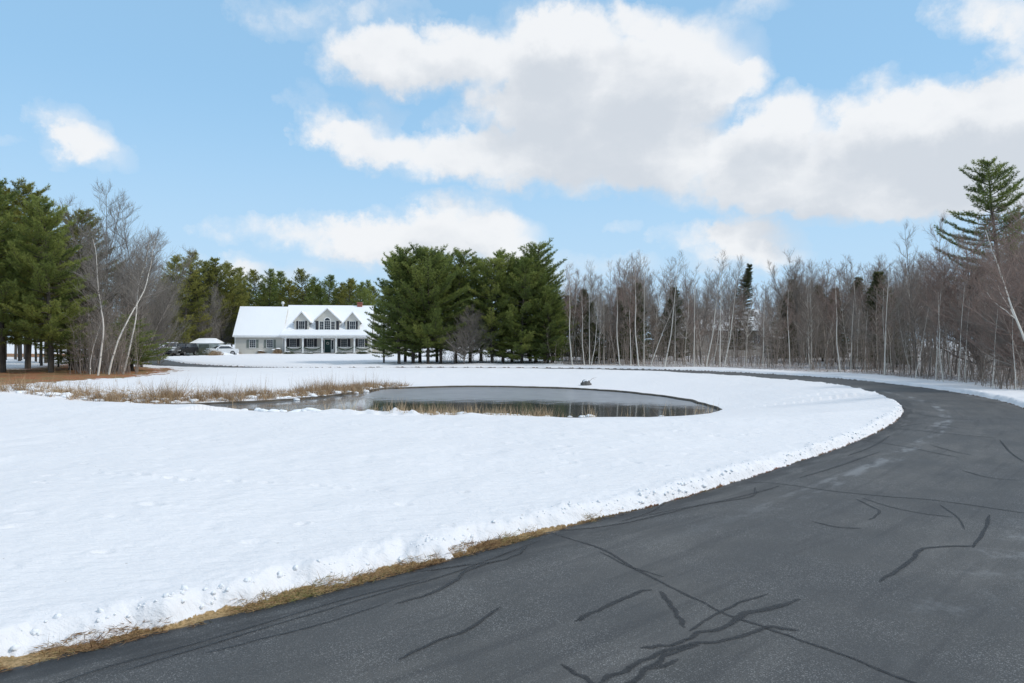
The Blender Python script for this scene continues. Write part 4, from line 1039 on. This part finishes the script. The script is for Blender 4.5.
# chimney and round vent on the ridge
cx = HX(364, 110.5); ch = Off().box(cx-.4, cx+.4, 110.2, 110.9, 7.0, 8.25).box(cx-.47, cx+.47, 110.13, 110.97, 8.25, 8.37); ch.build('chimney', M_brick, house)
cx = HX(289.5, 110.5); v = Off(); v.cyl((cx, 110.4, 7.6), .09, .35, 'z', 12); 
for k in range(6): a0, a1 = -PI/2+PI*k/6, -PI/2+PI*(k+1)/6; v.cyl((cx, 110.4, 8.15+.27*math.sin(a0)), max(.02, .27*math.cos(a0)), .27*(math.sin(a1)-math.sin(a0)), 'z', 12, max(.02, .27*math.cos(a1)))
v.build('roof_vent', M_white, house, smooth=True)
# dormers
def dormer(cpx, wpx, peak_py, eave_py, big):
    yF = 105.75; S = yF/F; cx = (cpx-512)*S; hw = wpx*S/2; zb = HZ(332.5, yF); ze = HZ(eave_py, yF); zp = HZ(peak_py, yF)
    n_ = 'dormer'; d = Off(); d.prism([(cx-hw, zb-.6), (cx+hw, zb-.6), (cx+hw, ze), (cx, zp-.12), (cx-hw, ze)], 'y', yF, yF+4.0); dm = d.build(n_, M_siding, house)
    sl = (zp-ze)/hw
    for sgn in (-1, 1):
        o_ = .28; pr = [(cx, zp-.06), (cx+sgn*(hw+o_), ze-sl*o_-.06), (cx+sgn*(hw+o_), ze-sl*o_+.08), (cx, zp+.08)]
        Off().prism(pr, 'y', yF-.25, yF+4.4).build('dormer_roof', M_white, dm)
        pr = [(cx, zp+.083), (cx+sgn*(hw+o_-.02), ze-sl*o_+.10), (cx+sgn*(hw+o_-.02), ze-sl*o_+.19), (cx, zp+.19)]
        Off().prism(pr, 'y', yF-.20, yF+4.4).build('dormer_snow', M_snow, dm)
    return dm, cx, yF
def wloc(o):  # window builder works in world space: shift it
    for q in [o]+list(o.children): pass
class House(object): pass
def hwindow(x0, x1, z0, z1, y, parent=None, **k):
    before = set(bpy.data.objects)
    window_unit(house, x0-hx0, x1-hx0, z0-hz0, z1-hz0, y-hy0, **k)
for cpx, wpx, pk, ev in ((303.2, 14, 312.3, 320.5), (352.6, 14, 312.3, 320.5)):
    dm, cx, yF = dormer(cpx, wpx, pk, ev, False); hwindow(cx-.42, cx+.42, HZ(329, yF), HZ(321.3, yF), yF-.004, rows=2, cols=3, shutter=M_shutter, sw=.30)
dm, cx, yF = dormer(328, 23, 308.6, 319.5, True)
hwindow(cx-.42, cx+.42, HZ(329.5, yF), HZ(321, yF), yF-.004, rows=4, cols=3)
hwindow(cx-1.12, cx-.58, HZ(329.5, yF), HZ(321.5, yF), yF-.004, rows=3, cols=2); hwindow(cx+.58, cx+1.12, HZ(329.5, yF), HZ(321.5, yF), yF-.004, rows=3, cols=2)
for a, b in ((cx-1.75, cx-1.35), (cx+1.35, cx+1.75)): Off().box(a, b, yF-.06, yF-.004, HZ(330, yF), HZ(321, yF)).build('shutter', M_shutter, house)
ar = Off(); n = 14; rO, rI = .52, .40; zc = HZ(321, yF)+.07
for k in range(n):
    a0, a1 = PI*k/n, PI*(k+1)/n
    ar.prism([(cx+rI*math.cos(a0), zc+rI*math.sin(a0)), (cx+rO*math.cos(a0), zc+rO*math.sin(a0)), (cx+rO*math.cos(a1), zc+rO*math.sin(a1)), (cx+rI*math.cos(a1), zc+rI*math.sin(a1))], 'y', yF-.06, yF-.002)
aw = ar.build('arched_window', M_white, house)
Off().prism([(cx+rI*math.cos(PI*k/12), zc+rI*math.sin(PI*k/12)) for k in range(13)], 'y', yF-.02, yF-.001).build('pane', M_glass, aw)
# porch: floor, beam, posts, railings, garlands
pf = Off().box(mx0+.02, mx1-.02, 103.55, 105.49, -.1, .28); pf.build('porch_floor', M_found, house)
pb = Off().box(mx0+.02, mx1-.02, 103.6, 103.86, 2.5, 2.80); pb.build('porch_beam', M_white, house)
YP = 103.73; posts = [285.6, 302.4, 321.0, 334.6, 352.6, 369.3]; pxs = [HX(p, YP) for p in posts]
for q in pxs: Off().box(q-.11, q+.11, YP-.11, YP+.11, .28, 2.5).box(q-.16, q+.16, YP-.16, YP+.16, .281, .42).box(q-.16, q+.16, YP-.16, YP+.16, 2.36, 2.499).build('porch_post', M_white, house)
for i in (0, 1, 3, 4):
    a, b = pxs[i]+.115, pxs[i+1]-.115; r = Off(); r.box(a, b, YP-.03, YP+.03, 1.10, 1.16).box(a, b, YP-.03, YP+.03, .40, .45)
    k = a+.1
    while k < b-.05: r.box(k-.012, k+.012, YP-.012, YP+.012, .45, 1.10); k += .13
    r.build('railing', M_white, house)
    gl = Off(); n = 12
    R0 = random.Random(i)
    for k in range(n):
        t0, t1 = k/n, (k+1)/n; z0_ = 1.15-.42*4*t0*(1-t0); z1_ = 1.15-.42*4*t1*(1-t1); xa, xb = a+(b-a)*t0, a+(b-a)*t1; rr_ = .06+.02*R0.random()
        gl.prism([(xa, z0_-rr_), (xb, z1_-rr_), (xb, z1_+rr_), (xa, z0_+rr_)], 'y', YP-.14, YP-.04)
    gl.build('garland', M_garland, house)
zt, zb_ = HZ(338.9, 105.4), HZ(347.4, 105.4)
for c_ in (294.5, 311.3, 344, 361):
    c = HX(c_, 105.45); hwindow(c-.46, c+.46, zb_, 2.38, 105.496, rows=4, cols=3, shutter=M_shutter, sw=.42)
# front door
dx = HX(328, 105.4); d0 = Off().box(dx-.95, dx-.48, 105.42, 105.497, .28, 2.45).box(dx+.48, dx+.95, 105.42, 105.497, .28, 2.45).box(dx-.48, dx+.48, 105.42, 105.497, 2.3, 2.45); fr = d0.build('door_frame', M_white, house)
for s_ in (-1, 1): Off().box(dx+s_*.72-.13, dx+s_*.72+.13, 105.40, 105.418, .8, 2.2).build('side_light', M_glass, house)
dr_ = Off().box(dx-.47, dx+.47, 105.44, 105.49, .29, 2.29); 
for zz in ((.45, 1.1), (1.25, 2.1)):
    for s_ in (-1, 1): dr_.box(dx+s_*.22-.15, dx+s_*.22+.15, 105.425, 105.439, zz[0], zz[1])
dr_ = dr_.build('front_door', M_door, house)
Off().cyl((dx+.38, 105.36, 1.2), .03, .06, 'y', 10).build('handle', M_rim, dr_)
wr = Off()
for k in range(16):
    a = 2*PI*k/16; wr.cyl((dx+.17*math.cos(a), 105.33, 1.72+.17*math.sin(a)), .06, .08, 'y', 8)
wr.build('wreath', simple('pale_wreath', (.55, .58, .52), .8), dr_)
# garage wing and side wing windows
for c_ in (255.6, 272.0): c = HX(c_); hwindow(c-.43, c+.43, HZ(347.5), HZ(340), 104.996, rows=4, cols=3, shutter=M_gshutter, sw=.36)
c = HX(379, 107); hwindow(c-.6, c+.6, 1.1, 2.1, 106.996, rows=2, cols=4, shutter=M_gshutter, sw=.3)
for X_, Y_ in ((gx0, 105), (mx0, 105.0), (rx1, 107)): Off().box(X_-.06, X_+.06, Y_-.03, Y_-.004, 0, 2.72).build('corner_board', M_white, house)
Off().box(gx0, gx1, 104.62, 104.7, 2.60, 2.70).build('gutter', M_white, house)
# steps
Off().box(dx-.9, dx+.9, 103.0, 103.549, -.05, .14).build('front_step', M_found, house)

# foundation shrubs with snow
def shrub(loc, r, h, mt, seed, snowcap=.4):
    rng = np.random.default_rng(seed); t = empty('shrub', loc); n = 2600
    u = unit(rng.normal(size=(n, 3))); u[:, 2] = np.abs(u[:, 2]); rad_ = rng.random((n, 1))**.4
    Pp = u*rad_*np.array([r, r, h])*(.8+.3*rng.random((n, 1))); D = unit(u+rng.normal(0, .5, (n, 3)))
    V, f, tt = blades(Pp, D, .10+.12*rng.random(n), np.full(n, .011), rng, rng.random(n)); link('crown', new_mesh('shrub_leaves', V, f, mt, attrs={'tint': tt}), t)
    segs = [];
    for k in range(14): a = rng.random()*6.28; segs.append((0, 0, -.1, math.cos(a)*r*.6, math.sin(a)*r*.6, h*.8, .02, .006))
    V, f = tubes(segs, 4); link('stem', new_mesh('shrub_stems', V, f, M_twig), t)
    if snowcap:
        b = MB(); 
        for k in range(3): b.cyl((rng.normal(0, r*.25), rng.normal(0, r*.25), h*(.72+.1*k)), r*.55, h*.16, 'z', 12, r*.3)
        b.build('snow_cap', M_snow, t, bevel=.03, smooth=True)
    return t
for k, (px, D, r, h, m_, cap_, lb) in enumerate([(239,103.6,.7,.6,M_reed,.3,'snow-dusted brown shrub at the far end of the garage wing'),(262,103.8,.7,.55,M_reed,.3,'brown shrub between the two garage wing windows'),(277.5,102.8,.75,.85,M_reed,1,'snow-capped shrub in the corner before the porch'),
  (289,102.4,.8,.4,M_darkpine,1,'low evergreen shrub under the first porch railing'),(308,102.4,.8,.35,M_darkpine,1,'low snow-capped shrub under the second porch railing'),(341,102.4,.8,.35,M_darkpine,1,'low snow-capped shrub beside the door step'),(362,102.4,.8,.45,M_darkpine,1,'low dark shrub at the last porch post'),
  (206,93,1.5,1.5,M_darkpine,0,'spiky grey-green shrub in front of the tarpaulin shelter'),(216,92,1.0,.7,M_reed,0,'low brown shrub before the white car')]):
    x, y, z = g3(px, D); tag(shrub((x, y, z-.05), r, h, m_, 400+k, cap_), lb, 'shrub')
# snow mound beside the garage
def mound(name, loc, a, b, h, seed, m=M_snow):
    import bmesh
    bm = bmesh.new(); bmesh.ops.create_icosphere(bm, subdivisions=4, radius=1); R_ = np.random.default_rng(seed)
    from mathutils import noise as mn
    for v in bm.verts:
        k = 1+.35*mn.noise(v.co*1.7+Vector((seed, 0, 0)))+.12*mn.noise(v.co*5+Vector((0, seed, 0))); v.co = Vector((v.co.x*a*k, v.co.y*b*k, v.co.z*h*k))
    me = bpy.data.meshes.new(name); bm.to_mesh(me); bm.free(); me.materials.append(m)
    for p_ in me.polygons: p_.use_smooth = True
    return link(name, me, None, loc)
x, y, z = g3(230, 98); tag(mound('snow_pile', (x, y, z), 1.3, 1.0, .62, 3), 'shovelled snow pile between the white car and the garage wing', 'snow pile')
x, y, z = g3(221, 95); tag(mound('snow_pile', (x, y, z-.05), 1.6, .9, .35, 8), 'low snow pile before the white car', 'snow pile')

# boulder and stone by the pond
def boulder(px, py, zz, a, h, seed, lb):
    x, y = P2G(px, py, zz); z = gz(x, y); o = mound('boulder', (x, y, z+h*.25), a, a*.7, h, seed, M_rock)
    s_ = mound('snow_cap', (0, 0, 0), a*.55, a*.42, h*.35, seed+2); s_.parent = o; s_.location = (-.02*a, -.15*a, h*.72)
    tag(o, lb, 'boulder'); return o
b1 = boulder(586, 378.5, -.05, .30, .22, 12, 'dark boulder poking through the snow between the pond and the far driveway')
segs = [(0, 0, .1, .28, 0, .34, .012, .008), (.28, 0, .34, .48, .05, .36, .008, .004), (.28, 0, .34, .4, .0, .25, .006, .003)]
V, f = tubes(segs, 5); x, y, z = b1.location; o = link('twig', new_mesh('twig', V, f, M_twig), None, (x+.1, y-.1, z)); tag(o, 'bent bare twig sticking out beside the dark boulder', 'twig')
boulder(558.5, 389.5, -.45, .16, .15, 15, 'small dark stone on the far shore of the pond')

# ------------------------------------------------------------------ vehicles and the shelter by the garage
def car(name, loc, rz, paint, kind, label, snow=False):
    """nose towards -Y in local space; side profile extruded and tumbled in"""
    root = empty(name, loc, rz); tag(root, label, 'car', 'vehicles parked by the garage')
    if kind == 'suv': low = [(-2.2, .35), (-2.25, .75), (-2.1, .98), (-1.25, 1.08), (2.2, 1.08), (2.25, .6), (2.2, .35)]; cab = [(-1.2, 1.08), (-.6, 1.72), (1.9, 1.75), (2.18, 1.08)]
    elif kind == 'pickup': low = [(-2.6, .42), (-2.65, .85), (-2.5, 1.08), (-1.35, 1.15), (2.6, 1.15), (2.62, .6), (2.6, .42)]; cab = [(-1.3, 1.15), (-.7, 1.78), (.7, 1.8), (.95, 1.15)]
    else: low = [(-2.2, .3), (-2.22, .6), (-2.0, .8), (-1.1, .92), (2.1, .95), (2.2, .6), (2.15, .3)]; cab = [(-1.05, .92), (-.35, 1.40), (.95, 1.42), (1.75, .95)]
    hw = .9
    b = MB(); b.prism(low, 'x', -hw, hw); body = b.build('body', paint, root, bevel=.06, smooth=False)
    def cabm(y_in, x_in, zs):
        n = len(cab); v = []
        for s_ in (-1, 1):
            for i, (y, z) in enumerate(cab): top = i in (1, 2); v.append((s_*(hw-.04-(.18 if top else 0)), y, z))
        f_ = [tuple(range(n))[::-1], tuple(range(n, 2*n))]+[(i, (i+1) % n, n+(i+1) % n, n+i) for i in range(n)]; return v, f_
    v, f_ = cabm(0, 0, 0); MB().add(v, f_).build('cabin', paint, root, bevel=.04)
    (y0, z0), (y1, z1), (y2, z2), (y3, z3) = cab
    def lerp(a, b_, t): return a+(b_-a)*t
    def quad(pts, nm): 
        m = MB(); off = nm[1]; m.add(pts+[tuple(np.array(p_)+np.array(off)) for p_ in pts], [(0, 1, 2, 3), (7, 6, 5, 4), (0, 4, 5, 1), (1, 5, 6, 2), (2, 6, 7, 3), (3, 7, 4, 0)]); return m.build(nm[0], M_glass, root)
    xb, xt = hw-.14, hw-.30
    quad([(-xb, lerp(y0, y1, .12), lerp(z0, z1, .12)), (xb, lerp(y0, y1, .12), lerp(z0, z1, .12)), (xt, lerp(y0, y1, .9), lerp(z0, z1, .9)), (-xt, lerp(y0, y1, .9), lerp(z0, z1, .9))], ('windscreen', (0, -.015, .012)))
    quad([(-xb, lerp(y3, y2, .15), lerp(z3, z2, .15)), (xb, lerp(y3, y2, .15), lerp(z3, z2, .15)), (xt, lerp(y3, y2, .85), lerp(z3, z2, .85)), (-xt, lerp(y3, y2, .85), lerp(z3, z2, .85))], ('rear_window', (0, .015, .012)))
    for s_ in (-1, 1):
        za, zb2 = lerp(z0, z1, .15), lerp(z0, z1, .85); xa, xc = s_*(hw-.04-.18*.15+.004), s_*(hw-.04-.18*.85+.004)
        quad([(xa, y0+.30, za), (xa, y3-.3, za), (xc, y2-.1, zb2), (xc, y1+.08, zb2)], ('side_window', (s_*.006, 0, 0)))
        MB().box(s_*(hw+.02) if s_ > 0 else -hw-.2, hw+.2 if s_ > 0 else -hw-.02, y0+.35, y0+.47, z0+.02, z0+.18).build('mirror', paint, root, bevel=.02)
        zh = low[1][1]; MB().box(s_*.68-.17, s_*.68+.17, low[1][0]-.035, low[1][0]+.1, zh-.10, zh+.08).build('headlight', M_lampglass, root, bevel=.02)
        for yw in (low[0][0]+.85, low[-1][0]-.85):
            wh = MB().cyl((s_*hw-(.20 if s_ > 0 else .02), yw, .34), .34, .22, 'x', 22).build('tyre', M_tyre, root, bevel=.02)
            MB().cyl((s_*(hw+.03)-(.03 if s_ > 0 else 0)-0.0, yw, .34), .21, .03, 'x', 16).build('rim', M_rim, wh)
    MB().box(-.5, .5, low[0][0]-.04, low[0][0]+.05, .52, .68).build('grille', M_tyre, root)
    MB().box(-.84, .84, low[0][0]-.09, low[0][0]+.04, .34, .46).build('bumper', M_tyre if kind != 'car' else paint, root, bevel=.02)
    if snow:
        MB().box(-.66, .66, y1+.02, y2-.02, z1+.01, z1+.12).build('roof_snow', M_snow, root, bevel=.05)
        MB().box(-.8, .8, low[2][0]+.15, y0-.05, low[3][1]-.06, low[3][1]+.09).build('bonnet_snow', M_snow, root, bevel=.03)
    return root
def cp(px, D): x, y = at(px, D); return (x, y, .015)
car('parked_truck', cp(172, 95), .25, M_silver, 'pickup', 'silver pickup truck facing the lawn at the end of the driveway', snow=True)
car('parked_car', cp(184, 97), -.1, M_black, 'suv', 'black car in the shade between the pickup and the shelter')
car('parked_car', cp(221, 96.5), -.9, M_carwhite, 'car', 'white car under snow in front of the shelter and garage', snow=True)
# tarpaulin shelter
sx0, sy0 = at(207.5, 102.5); sh = empty('shelter', (sx0, sy0, 0), rad(10)); tag(sh, 'grey-green tarpaulin shelter with snow on its hipped roof beside the garage', 'shelter')
MB().box(-2.1, 2.1, -2.0, 2.0, 0, 1.72).build('cover', M_tarp, sh, bevel=.06)
def hip(z0, z1, ov, top, y_in):
    v = [(-2.1-ov, -2.0-ov, z0), (2.1+ov, -2.0-ov, z0), (2.1+ov, 2.0+ov, z0), (-2.1-ov, 2.0+ov, z0), (-top, -y_in, z1), (top, -y_in, z1), (top, y_in, z1), (-top, y_in, z1)]
    return v, [(0, 3, 2, 1), (4, 5, 6, 7), (0, 1, 5, 4), (1, 2, 6, 5), (2, 3, 7, 6), (3, 0, 4, 7)]
MB().add(*hip(1.725, 2.5, .08, 1.1, .5)).build('roof_snow', M_snow, sh, bevel=.10, smooth=True)
MB().box(-.7, .7, -2.06, -2.005, .1, 1.6).build('door_flap', simple('dark_canvas', (.10, .12, .11), .7), sh)
for s_ in (-1, 1): MB().cyl((s_*2.0, -2.08, 0), .035, 1.7, 'z', 8).build('frame_pole', M_rim, sh)

# ------------------------------------------------------------------ houses glimpsed through the wood
def wood_house(px0, px1, D, zr, ze, label, zb=0.0, depth=8.0):
    x0, x1 = HX(px0, D), HX(px1, D); c = (x0+x1)/2; h = empty('wood_house', (c, D, 0)); tag(h, label, 'house')
    a = (x1-x0)/2
    MB().prism([(0, zb), (depth, zb), (depth, ze), (depth/2, zr-.2), (0, ze)], 'x', -a, a).build('wall', simple('grey_siding', (.46, .44, .41), .7), h)
    r = MB().prism([(-.4, ze-.25), (depth/2, zr), (depth+.4, ze-.25), (depth+.4, ze-.4), (depth/2, zr-.15), (-.4, ze-.4)], 'x', -a-.4, a+.4).build('roof', M_shingle, h)
    MB().prism([(-.42, ze-.12), (depth/2, zr+.15), (depth+.42, ze-.12), (depth+.38, ze-.24), (depth/2, zr+.005), (-.38, ze-.24)], 'x', -a-.38, a+.38).build('roof_snow', M_snow, r)
    for k in range(4):
        xx = -a+(2*a)*(k+.5)/4; window_unit(h, xx-.5, xx+.5, ze-1.9, ze-.7, -.004)
wood_house(684, 768, 88, 6.2, 3.6, 'far grey house whose snowy roof shows through the leafless wood')
wood_house(778, 806, 80, 3.9, 1.9, 'small outbuilding with snow-covered steep roof behind the wood', depth=5)
